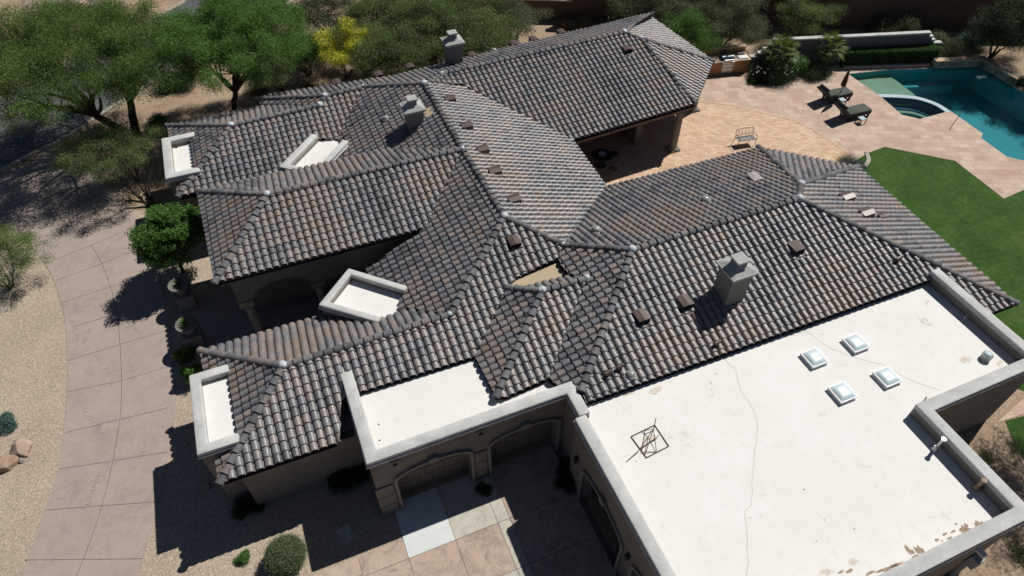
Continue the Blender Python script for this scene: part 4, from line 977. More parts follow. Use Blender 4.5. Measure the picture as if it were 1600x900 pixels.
# metal garden bench on the brick patio
a, b = at(1147, 229), at(1178, 224); rzb = math.atan2(b.y-a.y, b.x-a.x); bn = empty('garden_bench', (*((a+b)/2)[:2], .036), rzb, label='small openwork metal bench standing alone on the brick patio', cat='bench')
M['bronze'] = simple('bronze painted metal', (.10, .062, .042), .5, .5)
m = MB(); m.box(-.55, .55, -.22, .24, .40, .425)
m.build('seat', [simple('grey seat slats', (.2, .2, .2), .6)], bn, bevel=.004)
for x in (-.55, .55):
    m = MB(); m.tube([(x, -.26, 0), (x, -.2, .2), (x, -.22, .42), (x, -.24, .62), (x, .22, .64)], .018, 7); m.build('front_leg', [M['bronze']], bn, smooth=40)
    m = MB(); m.tube([(x, .36, 0), (x, .26, .25), (x, .24, .42), (x*1.0, .34, .88)], .018, 7); m.build('rear_leg', [M['bronze']], bn, smooth=40)
m = MB(); m.tube([(-.55, .34, .88), (0, .35, .92), (.55, .34, .88)], .018, 7); m.tube([(-.55, .27, .52), (.55, .27, .52)], .014, 6)
for k in range(9): x = -.44+.11*k; m.tube([(x, .27, .52), (x+.03*(-1)**k, .31, .7), (x, .345, .9)], .009, 5)
m.build('backrest', [M['bronze']], bn, smooth=40)
# furniture in the shade of the covered patio
def p_chair(label, p, rz):
    c = empty('patio_chair', (p[0], p[1], .036), rz, label=label, cat='chair', group='iron chairs on the covered patio')
    m = MB(); m.lathe((0, 0, .42), [(.22, 0), (.24, .03), (.2, .05)], 16); m.build('seat', [M['iron']], c)
    for x in (-.18, .18):
        for y in (-.18, .18): m = MB(); m.tube([(x*1.2, y*1.2, 0), (x, y, .43)], .014, 6); m.build('leg', [M['iron']], c)
    m = MB(); m.tube([(-.2, .2, .44), (-.22, .26, .8), (0, .28, .95), (.22, .26, .8), (.2, .2, .44)], .016, 6); m.tube([(0, .21, .44), (0, .28, .93)], .012, 6)
    m.tube([(-.1, .21, .44), (-.11, .28, .9)], .01, 6); m.tube([(.1, .21, .44), (.11, .28, .9)], .01, 6); m.build('backrest', [M['iron']], c)
T = empty('patio_table', (16.2, 26.2, .036), 0, label='round dark table with a pale centre in the shade of the covered patio', cat='table')
m = MB(); m.lathe((0, 0, .7), [(.6, 0), (.62, .02), (.6, .04)], 28); m.build('table_top', [M['iron']], T); m = MB(); m.lathe((0, 0, 0), [(.3, 0), (.28, .04), (.06, .08), (.05, .7)], 18); m.build('pedestal', [M['iron']], T)
m = MB(); m.lathe((0, 0, .742), [(.16, 0), (.2, .08), (.17, .09), (.1, .02)], 18); m.build('bowl', [M['spatile']], T)
p_chair('dark iron chair left of the round patio table', (15.3, 26.3), R(90)); p_chair('dark iron chair right of the round patio table', (17.1, 26.4), R(-90)); p_chair('dark iron chair in front of the round patio table', (16.4, 25.2), R(180))
# ================================================================ OBJECT LYING ON THE FLAT ROOF: wire frame mast
AF = empty('antenna_frame', (0, 0, 0), 0, label='rusty wire antenna frame with guy bars standing on the white flat roof', cat='antenna')
W_ = lambda a, b, z: at(a, b, ROOFZ+z)
c4 = [W_(986, 682, .02), W_(1023, 664, .02), W_(1045, 697, .02), W_(1010, 715, .02)]
M['rust'] = simple('rusty brown bar', (.12, .075, .06), .6, .4)
def wires(name, segs, r, parent):
    m = MB()
    for s_ in segs: m.tube(list(s_), r, 6)
    return m.build(name, [M['rust']], parent)
wires('base_frame', [(c4[0], c4[1]), (c4[1], c4[2]), (c4[2], c4[3]), (c4[3], c4[0])], .018, AF)
top = W_(1025, 653, .55); mid = W_(1021, 670, .28); foot = W_(1000, 702, .03)
wires('mast', [(W_(1021, 672, .02), top)], .016, AF)
wires('brace', [(mid, foot), (mid, c4[0].lerp(c4[3], .9)), (mid, c4[3].lerp(c4[2], .45)), (W_(1030, 680, .1), foot), (mid, c4[0].lerp(c4[1], .45)), (W_(1000, 700, .04), W_(1024, 686, .05)), (c4[0].lerp(c4[3], .7), c4[0].lerp(c4[1], .6)), (W_(1000, 702, .1), W_(979, 721, .03)), (W_(1002, 706, .05), c4[3].lerp(c4[2], .5))], .012, AF)
# ================================================================ FRONT YARD OBJECTS
def rock(label, p, size, mat, seed, name='boulder', group=None, flat=.6):
    bm = bmesh.new(); bmesh.ops.create_icosphere(bm, subdivisions=4, radius=1); rr = random.Random(seed)
    pl = [(Vector((rr.uniform(-1, 1), rr.uniform(-1, 1), rr.uniform(-.4, 1))).normalized(), rr.uniform(.6, .88)) for _ in range(13)]
    for v in bm.verts:
        c = v.co.copy()
        for nn, dd in pl:
            t = c.dot(nn)
            if t > dd: c -= nn*(t-dd)
        c *= 1+.05*noise.noise(v.co*3+Vector((seed, 0, 0)))+.02*noise.noise(v.co*9)
        v.co = Vector((c.x*size[0], c.y*size[1], c.z*size[2]))
    me = bpy.data.meshes.new(name); bm.to_mesh(me); bm.free(); me.polygons.foreach_set('use_smooth', [True]*len(me.polygons)); me.set_sharp_from_angle(angle=R(22))
    o = link_mesh(name, me, [M[mat]]); o.location = (p[0], p[1], size[2]*flat*.5); o.rotation_euler = (0, 0, rr.uniform(0, 6)); tag(o, label, 'rock', group); return o
def rock_mat(name, a, b):
    m, n, bs = nmat(name, .9, .15); tc = N(n, 'ShaderNodeTexCoord').outputs['Object']
    f = noise_n(n, 1.6, 8, .7, tc, .8); c = ramp(n, f, [(.32, a), (.55, b), (.75, tuple(min(1, x*1.15) for x in b))]); n.links.new(c, bs.inputs['Base Color']); bump(n, bs, noise_n(n, 9, 8, .7, tc), .7, .05); return m
M['rock1'] = rock_mat('pale granite', (.36, .25, .19), (.52, .4, .32)); M['rock2'] = rock_mat('red granite', (.2, .12, .08), (.4, .29, .22)); M['rock3'] = rock_mat('grey rock', (.2, .17, .15), (.36, .31, .28))
rock('large pale pink boulder on the gravel left of the drive', at(36, 703), (.50, .42, .36), 'rock1', 5)
rock('reddish brown boulder at the left edge below the pale boulder', at(9, 728), (.5, .42, .3), 'rock2', 9)
rock('small grey stone wedged between the two boulders', at(34, 721), (.14, .12, .13), 'rock3', 3)
k_ = 0
for a, b, s, w_ in [(150, 14, .7, 'right of the others'), (122, 8, .5, 'in the middle'), (70, 20, .45, 'nearest the left crown'), (108, 26, .4, 'lowest of the slope'), (90, 6, .6, 'near the top edge'), (136, 30, .35, 'near the street'), (545, 3, .5, 'behind the yellow bush'), (450, 47, .3, 'beside the dark bush')]:
    rock('scree rock %s on the bank across the street' % w_ if a < 200 else 'pale rock %s in the back yard' % w_, at(a, b), (s, s*.8, s*.6), 'rock1' if k_ % 2 else 'rock3', 20+k_, 'rock'); k_ += 1
m = MB(); m.sheet(G([(40, 40), (30, -20), (200, -30), (190, 20), (140, 42), (100, 46)]), .018); struct('scree', m, [M['rocky']])
for (x, y, nm, lb) in ((-3.9, 9.9, 0, ''),): pass
rock('flat brown stone in the shade below the left eave', at(325, 760), (.16, .13, .12), 'rock2', 41, 'rock'); rock('small stone near the white parapet bay', at(292, 695), (.14, .12, .1), 'rock3', 42, 'rock')
# urns on pedestals at the entry
def urn(label, x, y):
    u = empty('planter_urn', (x, y, .028), 0, label=label, cat='planter', group='urns on pedestals at the entry')
    m = MB(); m.box(-.33, .33, -.33, .33, 0, .75); m.box(-.38, .38, -.38, .38, .752, .85); m.build('pedestal', [M['trim']], u, bevel=.02)
    m = MB(); m.lathe((0, 0, .85), [(.2, 0), (.22, .05), (.16, .1), (.3, .25), (.4, .42), (.43, .5), (.46, .52), (.46, .57), (.38, .57), (.36, .5), (.1, .48)], 28); m.build('bowl', [M['chim']], u, smooth=40)
    return u
urn('stone urn on a pedestal under the round green tree', -6.0, 24.1); urn('stone urn with spiky plant on a pedestal nearer the parapet bay', -5.85, 21.6)
# lamp post by the street
p = at(447, 22); lp = empty('post_lamp', (p.x, p.y, 0), 0, label='black post with a hooded box by the street kerb', cat='lamp post')
m = MB(); m.tube([(0, 0, 0), (0, 0, 2.3)], .05, 10); m.build('post', [M['iron']], lp); m = MB(); m.box(-.16, .16, -.16, .16, .55, 1.35); m.build('box', [M['iron']], lp, bevel=.03)
m = MB(); m.lathe((0, 0, 1.36), [(.25, 0), (.22, .06), (.08, .16), (.03, .2)], 16); m.build('hood', [M['iron']], lp)
# wall panel low beside entry planter
m = MB(); p = at(222, 410); m.box(-8.25, -8.0, 25.9, 28.6, 0, .0+.9)
# ================================================================ PLANTS
def leaf_mat(name, stops, trans=.3, rough=.55):
    m = bpy.data.materials.new(name); m.use_nodes = True; n = m.node_tree; b = n.nodes['Principled BSDF']; o = n.nodes['Material Output']
    a = N(n, 'ShaderNodeAttribute', attribute_name='tint'); c = ramp(n, a.outputs['Fac'], stops)
    n.links.new(c, b.inputs['Base Color']); b.inputs['Roughness'].default_value = rough; b.inputs['Specular IOR Level'].default_value = .25
    t = N(n, 'ShaderNodeBsdfTranslucent'); n.links.new(mix(n, 1, c, (1.2, 1.25, .5), 'MULTIPLY'), t.inputs[0])
    x = N(n, 'ShaderNodeMixShader'); x.inputs[0].default_value = trans; n.links.new(b.outputs[0], x.inputs[1]); n.links.new(t.outputs[0], x.inputs[2]); n.links.new(x.outputs[0], o.inputs[0]); return m
LM = dict(
 pv=leaf_mat('palo verde leaf', [(0, (.065, .115, .026)), (.5, (.105, .185, .04)), (1, (.165, .27, .065))]),
 pvb=leaf_mat('bright palo verde leaf', [(0, (.055, .125, .024)), (.5, (.092, .205, .038)), (1, (.145, .29, .06))]),
 citrus=leaf_mat('glossy green leaf', [(0, (.045, .1, .02)), (.5, (.08, .185, .034)), (1, (.13, .275, .055))], .3, .4),
 mesq=leaf_mat('mesquite leaf', [(0, (.075, .115, .038)), (.5, (.12, .18, .058)), (1, (.18, .245, .09))]),
 olive=leaf_mat('grey olive leaf', [(0, (.06, .075, .04)), (.5, (.11, .13, .075)), (1, (.19, .21, .135))]),
 dark=leaf_mat('dark evergreen leaf', [(0, (.014, .03, .012)), (.5, (.025, .05, .02)), (1, (.05, .08, .035))]),
 yellow=leaf_mat('yellow blossom', [(0, (.36, .35, .03)), (.5, (.6, .57, .05)), (1, (.78, .74, .1))]),
 dry=leaf_mat('dry brush', [(0, (.14, .12, .06)), (.5, (.24, .2, .1)), (1, (.34, .28, .15))]),
 blue=leaf_mat('blue grey leaf', [(0, (.06, .12, .11)), (.5, (.1, .19, .18)), (1, (.18, .28, .27))]),
 ball=leaf_mat('grey green clipped leaf', [(0, (.08, .115, .05)), (.5, (.14, .185, .09)), (1, (.22, .265, .14))]),
 hedge=leaf_mat('hedge leaf', [(0, (.03, .075, .02)), (.5, (.055, .13, .03)), (1, (.09, .19, .045))]),
 lav=leaf_mat('grey lavender leaf', [(0, (.05, .06, .06)), (.5, (.09, .1, .11)), (1, (.15, .16, .18))]),
 white=leaf_mat('white petal', [(0, (.6, .6, .6)), (1, (.8, .8, .78))], .2))
M['bark'] = simple('dark bark', (.045, .036, .028), .95, .1, .3, 8, bmp=.7, fine=20); M['barkg'] = simple('grey twig bark', (.13, .11, .085), .95, .1, .3, 8)
def leaves(name, mat, centers, radii, counts, leaf, parent, aspect=.4, up=.35, shell=.5, tintc=None, droop=0.):
    P = []; T = []
    for i, (c, r, k) in enumerate(zip(centers, radii, counts)):
        d = nrs.normal(size=(k, 3)); d /= np.linalg.norm(d, axis=1)[:, None]
        rad = nrs.random_sample(k)**(1/(1+2*shell)); rad *= 1+.25*nrs.normal(size=k)*.5
        p = np.array(c)+d*rad[:, None]*np.array(r)
        if droop: p[:, 2] -= droop*nrs.random_sample(k)**2
        P.append(p); base = .5 if tintc is None else tintc[i]
        T.append(np.clip(base+nrs.normal(size=k)*.2, 0, 1))
    P = np.concatenate(P); T = np.concatenate(T); ok = P[:, 2] > .03; P, T = P[ok], T[ok]; n = len(P)
    nm = nrs.normal(size=(n, 3)); nm[:, 2] = np.abs(nm[:, 2])+up; nm /= np.linalg.norm(nm, axis=1)[:, None]
    a = np.cross(nm, nrs.normal(size=(n, 3))); a /= np.linalg.norm(a, axis=1)[:, None]; b = np.cross(nm, a)
    s = leaf*(.6+.8*nrs.random_sample(n))[:, None]; a = a*s*.5; b = b*s*.5*aspect
    vs = np.stack([P-a, P+b*1., P+a, P-b*1.], 1).reshape(-1, 3)
    me = bpy.data.meshes.new(name); me.vertices.add(4*n); me.vertices.foreach_set('co', vs.ravel()); me.loops.add(4*n); me.polygons.add(n)
    me.loops.foreach_set('vertex_index', np.arange(4*n)); me.polygons.foreach_set('loop_start', np.arange(n)*4); me.update(calc_edges=True)
    me.attributes.new('tint', 'FLOAT', 'FACE').data.foreach_set('value', T)
    return link_mesh(name, me, [mat], parent)
def limb(m, a, b, r0, r1, bend=.15, k=5, n=7, sag=0):
    a, b = Vector(a), Vector(b); L = (b-a).length; o = Vector((rnd.uniform(-1, 1), rnd.uniform(-1, 1), rnd.uniform(-.3, .6)))*L*bend; pts = []; rs = []
    for i in range(k+1):
        t = i/k; pts.append(a.lerp(b, t)+o*math.sin(math.pi*t)+Vector((rnd.uniform(-1, 1), rnd.uniform(-1, 1), rnd.uniform(-1, 1)))*r0*.35*(0 < t < 1)); rs.append(r0+(r1-r0)*t**.8)
    m.tube(pts, rs, n, 0, False); return pts
def tree(label, cat, base, cen, rad, nc, cr, n_leaf, leaf, pal, name='tree', trunk=.18, stems=2, fork=.35, group=None, aspect=.35, shell=.5, droop=0., bark='bark', lobes=None, zmin=-.35, twigs=True, extra=None):
    base = Vector(base); cen = Vector(cen); b0 = Vector((base.x, base.y, 0)); root = empty(name, b0, 0, label=label, cat=cat, group=group)
    cs = []; tries = 0
    while len(cs) < nc and tries < nc*60:
        tries += 1; d = Vector((rnd.gauss(0, 1), rnd.gauss(0, 1), rnd.gauss(0, 1))).normalized()
        if d.z < zmin: continue
        q = rnd.random()**.45; f = 1+.28*noise.noise(d*1.7+Vector((base.x, base.y, 0)))
        p = Vector((cen.x+d.x*rad[0]*q*f, cen.y+d.y*rad[1]*q*f, cen.z+d.z*rad[2]*q*f))
        if min([(p-c).length for c in cs] or [9]) < cr*.55: continue
        cs.append(p)
    m = MB(); forks = []
    for s in range(stems):
        an = 2*math.pi*(s+rnd.random()*.5)/stems; st = b0+Vector((math.cos(an), math.sin(an), 0))*trunk*(.6 if stems > 1 else 0)
        toward = cen.lerp(cen+Vector((math.cos(an)*rad[0], math.sin(an)*rad[1], 0)), .4); f_ = st.lerp(toward, fork); f_.z = max(.15, cen.z*fork*.9)
        limb(m, st-Vector((0, 0, .1)), f_, trunk, trunk*.72, .08, 5, 9); forks.append(f_)
    prim = []
    for i in range(max(4, nc//7)):
        c = rnd.choice(cs); f_ = min(forks, key=lambda q: (q-c).length); e = f_.lerp(c, .62); pts = limb(m, f_, e, trunk*.5, trunk*.2, .12, 6, 7); prim += pts[2:]
    for c in cs:
        s_ = min(prim+forks, key=lambda q: (q-c).length); limb(m, s_, c, max(.012, trunk*.14), .006, .15, 4, 5)
        if twigs:
            for _ in range(3):
                e = c+Vector((rnd.gauss(0, 1), rnd.gauss(0, 1), rnd.gauss(0, .6)))*cr*.6; limb(m, c, e, .008, .004, .2, 2, 4)
    m.v = [(x-b0.x, y-b0.y, z) for x, y, z in m.v]; m.build('trunk', [M[bark]], root, smooth=60)
    rr = [(cr*rnd.uniform(.75, 1.25), cr*rnd.uniform(.75, 1.25), cr*rnd.uniform(.42, .7)*(rad[2]/rad[0])**.3) for _ in cs]
    ct = [n_leaf//len(cs)]*len(cs); tc = [max(.1, min(.9, .5+rnd.gauss(0, .2))) for _ in cs]
    leaves('crown', LM[pal], [c-b0 for c in cs], rr, ct, leaf, root, aspect, .35, shell, tc, droop)
    if extra:
        k = [c for c in cs if c.z > cen.z-.2*rad[2]]; k = k[:max(3, int(len(k)*extra[2]))]
        leaves('blossom', LM[extra[0]], [c-b0+Vector((0, 0, .1)) for c in k], [(cr, cr, cr*.6)]*len(k), [extra[1]//len(k)]*len(k), leaf, root, .6, .6, .8)
    return root
c = at(105, 82, 5.4)
tree('large spreading palo verde tree with two dark trunks by the street bend', 'tree', at(212, 212), c, (5.7, 5.4, 2.0), 210, .85, 260000, .098, 'pv', trunk=.27, stems=2, fork=.42, droop=.7, aspect=.28)
c = at(362, 58, 5.2)
tree('bright green palo verde tree behind the parapet bay with a short forked trunk', 'tree', at(361, 182), c, (3.9, 4.3, 2.0), 150, .78, 200000, .094, 'pvb', trunk=.2, stems=1, fork=.3, droop=.4, aspect=.3)
c = at(176, 232, 2.6)
tree('low airy grey green desert tree leaning over the drive', 'tree', at(240, 322), c, (2.9, 2.5, .9), 66, .55, 34000, .075, 'mesq', trunk=.09, stems=4, fork=.35, aspect=.3)
c = at(268, 368, 2.5)
tree('round dense bright green tree above the stone urns at the entry', 'tree', at(285, 425), c, (1.6, 1.55, 1.35), 80, .46, 52000, .09, 'citrus', trunk=.1, stems=1, fork=.5, aspect=.55, zmin=-.7)
c = at(12, 400, 1.5)
tree('wispy small desert tree on the gravel island left of the drive', 'tree', at(14, 452), c, (1.5, 1.7, 1.1), 56, .5, 30000, .06, 'pv', trunk=.05, stems=4, fork=.3, aspect=.3, bark='barkg')
c = at(550, 75, 2.6)
tree('shrubby tree covered in bright yellow blossom', 'tree', at(540, 122), c, (1.9, 1.9, 1.7), 46, .6, 16000, .08, 'mesq', trunk=.07, stems=4, fork=.3, extra=('yellow', 17000, .7), bark='barkg')
c = at(505, 28, 2.2)
tree('dark blue green evergreen bush near the lamp post', 'bush', at(512, 60), c, (2.6, 2.4, 1.6), 50, .75, 30000, .085, 'dark', trunk=.1, stems=3)
for lb, a, b, z, r, n_, pal in [
  ('mesquite left of the rear chimney overlapping the roof eave', 610, 88, 2.6, (2.3, 2.1, 1.6), 24000, 'mesq'),
  ('mesquite directly behind the rear chimney', 668, 48, 3.0, (2.7, 2.6, 1.8), 32000, 'mesq'),
  ('mesquite right of the rear chimney', 745, 60, 2.8, (2.6, 2.2, 1.6), 28000, 'mesq'),
  ('mesquite at the top edge between the yellow bush and the chimney', 610, 22, 3.2, (2.8, 2.6, 1.7), 26000, 'mesq'),
  ('mesquite at the top edge right of the chimney', 735, 12, 3.0, (2.8, 2.6, 1.7), 26000, 'mesq'),
  ('thin grey mesquite by the left end of the perimeter wall', 800, 30, 2.0, (2.2, 1.8, 1.2), 12000, 'olive'),
  ('low mesquite spreading between the dark bush and the yellow blossom', 470, 85, 1.6, (2.4, 1.6, 1.0), 20000, 'pvb'),
  ('loose mesquite by the bare soil next to the forked palo verde', 425, 110, 1.5, (1.5, 1.1, .8), 9000, 'mesq')]:
    c = at(a, b, z); g0 = c-Vector((0, -.2, 0)); tree(lb, 'tree', (c.x+.3, c.y+.2, 0), c, r, max(26, int(n_/380)), .75, int(n_*1.9), .1, pal, trunk=.1, stems=3, group='mesquites behind the house', aspect=.3, bark='barkg')
c = at(1080, 56, 2.1); tree('bright lime green shrub tree at the far corner of the house', 'tree', (c.x, c.y, 0), c, (1.9, 1.9, 1.6), 60, .6, 38000, .075, 'citrus', trunk=.08, stems=3, aspect=.35, droop=.3)
for lb, a, b, z, r, n_, pal in [
  ('big grey olive tree between the lime green shrub and the garden wall', 1138, 28, 2.2, (2.6, 2.6, 2.0), 30000, 'olive'),
  ('grey olive tree above the lime green shrub', 1030, 10, 2.2, (2.6, 2.0, 1.6), 24000, 'olive'),
  ('grey olive tree beside the tip of the rear hip roof', 985, 12, 1.6, (1.6, 1.5, 1.2), 12000, 'olive'),
  ('sparse dark desert tree in front of the perimeter wall above the palms', 1262, 22, 2.0, (2.6, 1.6, 1.4), 11000, 'mesq'),
  ('dark green tree in the far right corner by the pool', 1580, 38, 2.4, (2.8, 2.0, 2.0), 34000, 'dark'),
  ('dark green tree right of the pool wall beyond the corner', 1700, 90, 2.2, (2.4, 2.4, 1.8), 18000, 'dark')]:
    c = at(a, b, z); tree(lb, 'tree', (c.x, c.y+.1, 0), c, r, max(22, int(n_/450)), .75, int(n_*1.5), .095, pal, trunk=.1, stems=3, aspect=.3, bark='barkg', zmin=-.7)
def shrub(label, a, b, r, n_, leaf, pal, nc=14, cr=None, name='shrub', group=None, aspect=.4, pos=None, cat='shrub', z=None, flat=1.):
    g_ = Vector(pos) if pos else at(a, b, r[2]*.5); cr = cr or r[0]*.42; root = empty(name, (g_.x, g_.y, z or 0), 0, label=label, cat=cat, group=group)
    cs = []
    for _ in range(nc):
        d = Vector((rnd.gauss(0, 1), rnd.gauss(0, 1), abs(rnd.gauss(0, 1)))).normalized(); q = rnd.random()**.4
        cs.append(Vector((d.x*r[0]*q*.75, d.y*r[1]*q*.75, .15*r[2]+d.z*r[2]*q*.75)))
    m = MB()
    for c in cs: limb(m, (0, 0, 0), c, .018, .006, .12, 3, 5)
    m.build('stem', [M['barkg']], root, smooth=60)
    leaves('foliage', LM[pal], cs, [(cr, cr, cr*.8*flat)]*nc, [n_//nc]*nc, leaf, root, aspect, .3, .6, [max(.1, min(.9, .5+rnd.gauss(0, .18))) for _ in cs]); return root
for lb, a, b, r, n_, lf, pal, g_ in [
  ('dark tangled bush behind the clipped round bush', 278, 120, (1.5, 1.3, 1.3), 14000, .08, 'dark', None),
  ('clipped dark green bush left of the rear parapet bay', 246, 188, (.85, .75, .8), 12000, .05, 'dark', None),
  ('pale dry brush on the bare soil beside the forked tree trunk', 405, 138, (.9, .7, .5), 5000, .06, 'dry', 'dry brush behind the house'),
  ('dry tuft at the middle of the bare soil patch', 478, 132, (.6, .5, .35), 2500, .06, 'dry', 'dry brush behind the house'),
  ('dry brush left of the big palo verde trunk foot', 186, 208, (.5, .4, .3), 1500, .06, 'olive', None),
  ('golden dry shrub in front of the perimeter wall, left one', 884, 36, (.8, .7, .6), 5000, .06, 'dry', 'golden shrubs by the perimeter wall'),
  ('golden dry shrub in front of the perimeter wall, right one', 916, 36, (.9, .7, .65), 6000, .06, 'dry', 'golden shrubs by the perimeter wall'),
  ('grey shrub just behind the left end of the garden wall', 1178, 50, (1.2, .9, .9), 8000, .07, 'olive', None),
  ('olive shrub peeking over the garden wall left of the steps', 1375, 42, (1.3, .9, 1.3), 9000, .08, 'olive', 'desert shrubs behind the garden wall'),
  ('olive shrub peeking over the garden wall above the steps', 1412, 44, (1.4, 1., 1.5), 10000, .08, 'olive', 'desert shrubs behind the garden wall'),
  ('pale green shrub with reddish base above the pool wall', 1462, 62, (1.3, 1.2, 1.3), 10000, .08, 'olive', 'desert shrubs behind the pool wall'),
  ('wide green shrub behind the middle of the pool wall', 1490, 78, (1.4, 1.1, 1.1), 11000, .08, 'olive', 'desert shrubs behind the pool wall'),
  ('bluish shrub behind the corner of the pool wall', 1520, 62, (1.2, 1.0, 1.2), 9000, .08, 'blue', 'desert shrubs behind the pool wall'),
  ('low dark bush at the right end of the pool wall', 1598, 128, (.7, .7, .7), 6000, .06, 'dark', None),
  ('white flowering rose bush between the two palms', 1243, 102, (1.3, 1.0, 1.05), 14000, .075, 'citrus', None),
  ('low dark leafy plants under the left palm', 1196, 110, (1.3, .9, .8), 11000, .07, 'dark', None),
  ('dark ground cover bush in front of the rose bush', 1222, 120, (1.6, .8, .7), 13000, .06, 'dark', None),
  ('dusty green bush at the foot of the right palm', 1280, 112, (1.3, .8, .75), 12000, .06, 'dark', None),
  ('dark bush left of the rose bush by the kitchen island', 1178, 124, (.6, .5, .4), 3000, .06, 'dark', None),
  ('grey lavender bush at the tip of the small hip roof', 1328, 256, (1.0, .8, .55), 12000, .05, 'lav', None),
  ('low blue grey succulent shrub at the left edge above the boulders', 4, 662, (.55, .6, .45), 9000, .06, 'blue', None),
  ('small bright green tuft left of the clipped ball bush', 380, 872, (.32, .28, .26), 3500, .05, 'pvb', None),
  ('leafy green plant below the urns beside the drive', 288, 552, (.5, .45, .6), 2600, .1, 'citrus', None),
  ('leafy green plant against the white parapet bay', 298, 582, (.5, .5, 1.0), 4200, .1, 'citrus', None),
  ('dark ferny plant in the shade at the left garage pier', 540, 745, (.8, .8, .6), 5000, .08, 'dark', None),
  ('small round shrub between the two garage doors', 757, 762, (.33, .3, .35), 2600, .05, 'dark', None),
  ('dark shrub in the inner corner of the garage court', 884, 742, (.5, .7, .6), 4000, .07, 'dark', None),
  ('dark shrub at the corner of the left wing wall', 385, 790, (.6, .5, .45), 3500, .07, 'dark', None)]:
    o = shrub(lb, a, b, r, n_, lf, pal, group=g_)
    if 'rose' in lb: leaves('flower', LM['white'], [(rnd.uniform(-.6, .7), rnd.uniform(-.5, .4), .92+rnd.uniform(-.15, .1)) for _ in range(12)], [(.04, .04, .03)]*12, [8]*12, .06, o, .9, .6)
# clipped ball bush
def ball(label, p, r, n_, leaf, pal):
    root = empty('clipped_bush', (p[0], p[1], 0), 0, label=label, cat='bush'); m = MB(); m.lathe((0, 0, 0), [(.05, 0), (.05, r[2])], 8); m.build('stem', [M['bark']], root)
    bm = bmesh.new(); bmesh.ops.create_icosphere(bm, subdivisions=3, radius=1)
    for v in bm.verts: f = .9+.12*noise.noise(v.co*2.5); v.co = Vector((v.co.x*r[0]*f, v.co.y*r[1]*f, r[2]*.98+v.co.z*r[2]*f))
    me = bpy.data.meshes.new('foliage'); bm.to_mesh(me); bm.free(); c = link_mesh('foliage_mass', me, [LM[pal]], root)
    d = nrs.normal(size=(n_, 3)); d /= np.linalg.norm(d, axis=1)[:, None]
    leaves('foliage', LM[pal], [(0, 0, r[2]*.98)], [tuple(x*.97 for x in r)], [n_], leaf, root, .35, .2, 12.); return root
p = at(446, 868, .45); ball('grey green clipped ball bush on the gravel below the shadow', p, (.62, .6, .5), 26000, .055, 'ball')
# clipped hedge
A, B = at(1313, 106), at(1462, 101); d = (B-A); L = d.length; hd = empty('hedge', A, math.atan2(d.y, d.x), label='long clipped dark green hedge between the garden wall and the pool shelf', cat='hedge')
m = MB(); m.box(.08, L-.08, .12, .8, .02, 1.02); m.build('foliage_mass', [LM['dark']], hd)
K = 46; cs = [(L*(i+.5)/K, .46, .56) for i in range(K)]
n_ = 46000; P = nrs.random_sample((n_, 3))*np.array([L, .92, 1.1]); f = nrs.randint(0, 4, n_); P[f == 0, 1] = .04; P[f == 1, 1] = .88; P[f >= 2, 2] = 1.08; P += nrs.normal(size=P.shape)*.03
leaves('foliage', LM['hedge'], [tuple(p) for p in P[::1][:9000]], [(.07, .07, .06)]*9000, [5]*9000, .055, hd, .5, .3)
# fan palms
def palm(label, a, b, h, nf=30, s=1.):
    p = at(a, b); root = empty('fan_palm', (p.x, p.y, 0), 0, label=label, cat='palm tree', group='fan palms in front of the garden wall'); m = MB()
    m.tube([(0, 0, 0), (.03, 0, h*.5), (0, .02, h)], [.17, .14, .15], 10); m.build('trunk', [M['bark']], root, smooth=50); V_, F_, T_ = [], [], []
    for k in range(nf):
        an = k*2.4; el = R(80-105*(k/nf)**.8); L_ = s*rnd.uniform(.55, .8); o = Vector((math.cos(an), math.sin(an), 0)); ax = o*math.cos(el)+Vector((0, 0, math.sin(el))); tip = Vector((0, 0, h))+ax*L_; side = Vector((-o.y, o.x, 0)); b = len(V_)
        V_ += [Vector((0, 0, h))+side*.012, Vector((0, 0, h))-side*.012, tip]; F_.append((b, b+1, b+2)); T_.append(.2)
        for q in range(15):
            a2 = R(-98+196*q/14); dr = (ax*math.cos(a2)+side*math.sin(a2)).normalized(); ll = s*rnd.uniform(.48, .62)*(1-.25*abs(a2/1.7)); e = tip+dr*ll-Vector((0, 0, ll*.22)); w_ = dr.cross(ax.cross(side)).normalized()*.026*s; b = len(V_)
            V_ += [tip, tip+dr*ll*.5+w_-Vector((0, 0, .03)), e, tip+dr*ll*.5-w_-Vector((0, 0, .03))]; F_.append((b, b+1, b+2, b+3)); T_.append(rnd.uniform(.3, .9))
    me = bpy.data.meshes.new('fronds'); me.from_pydata([tuple(v) for v in V_], [], F_); me.attributes.new('tint', 'FLOAT', 'FACE').data.foreach_set('value', T_); link_mesh('fronds', me, [LM['mesq']], root)
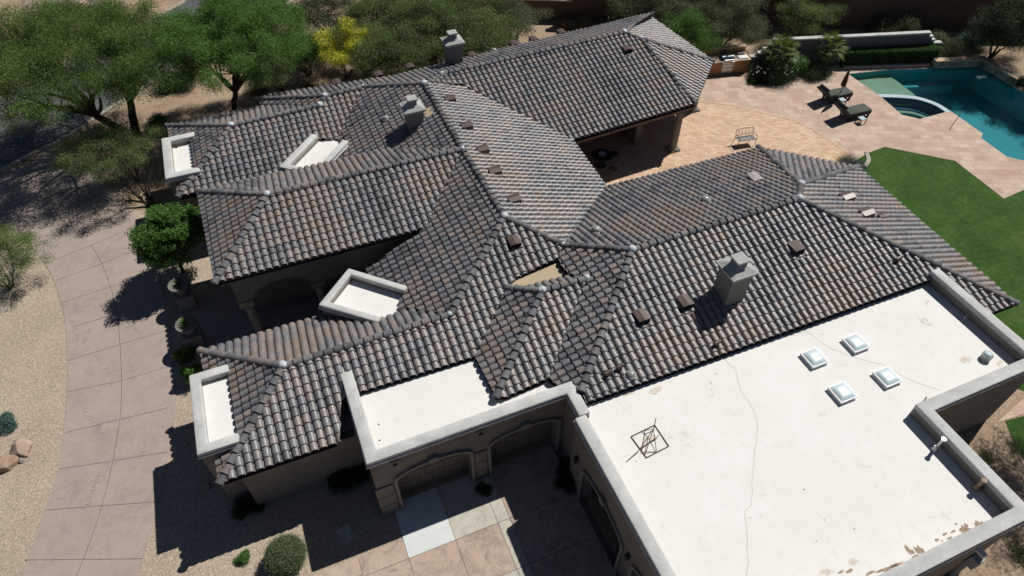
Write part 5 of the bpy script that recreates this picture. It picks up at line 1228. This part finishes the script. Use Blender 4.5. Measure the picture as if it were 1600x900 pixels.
palm('fan palm nearer the stepped left end of the garden wall', 1211, 112, 1.35, 34, 1.15); palm('fan palm in front of the middle of the garden wall', 1284, 104, 1.3, 34, 1.1)
# spiky plant in the nearer urn, trailing plant in the other
def spiky(label, p, n_, L_, pal='pvb', name='potted_plant', grp=None, h=1.4):
    V_, F_, T_ = [], [], []
    for k in range(n_):
        an = rnd.uniform(0, 6.28); el = R(rnd.uniform(20, 80)); o = Vector((math.cos(an), math.sin(an), 0)); dr = o*math.cos(el)+Vector((0, 0, math.sin(el))); s_ = Vector((-o.y, o.x, 0))*.022; l = L_*rnd.uniform(.6, 1); b = len(V_)
        V_ += [s_, -s_, dr*l*.6-s_*.8, dr*l*.6+s_*.8, dr*l-Vector((0, 0, l*.25))]; F_ += [(b, b+1, b+2, b+3), (b+3, b+2, b+4)]; T_ += [rnd.random()]*2
    me = bpy.data.meshes.new(name); me.from_pydata([tuple(v) for v in V_], [], F_); me.attributes.new('tint', 'FLOAT', 'FACE').data.foreach_set('value', T_); o = link_mesh(name, me, [LM[pal]]); o.location = (p[0], p[1], h); tag(o, label, 'plant', grp)
spiky('spiky leaved plant growing in the urn nearer the parapet bay', (-5.85, 21.6), 34, .5); spiky('small plant in the urn under the round tree', (-6.0, 24.1), 40, .4, 'dark')
for i, (a, b, w_) in enumerate([(1545, 720, 'close to the notch wall'), (1590, 700, 'beside the side path'), (1590, 860, 'below the meter box'), (1575, 770, 'between the path and the block')]):
    shrub('patchy low green weeds %s' % w_, a, b, (.5, .5, .12), 1500, .05, 'mesq', 10, .3, 'weeds', 'weeds on the bare side bed', flat=.4, cat='plant')
# unseen tree, placed so its shade dapples the side yard on the right
c = Vector((27.8, 4.6, 8.6)); tree('unseen tall leafy tree right of the house, placed to shade the side yard', 'tree', (c.x+1, c.y, 0), c, (3.0, 3.0, 1.6), 60, .7, 26000, .1, 'mesq', trunk=.16, stems=2)
# the house root sits at the middle of its plan
bx = Vector((9, 18, 0)); HOUSE.location = bx
for ch in list(HOUSE.children): ch.location = ch.location-bx
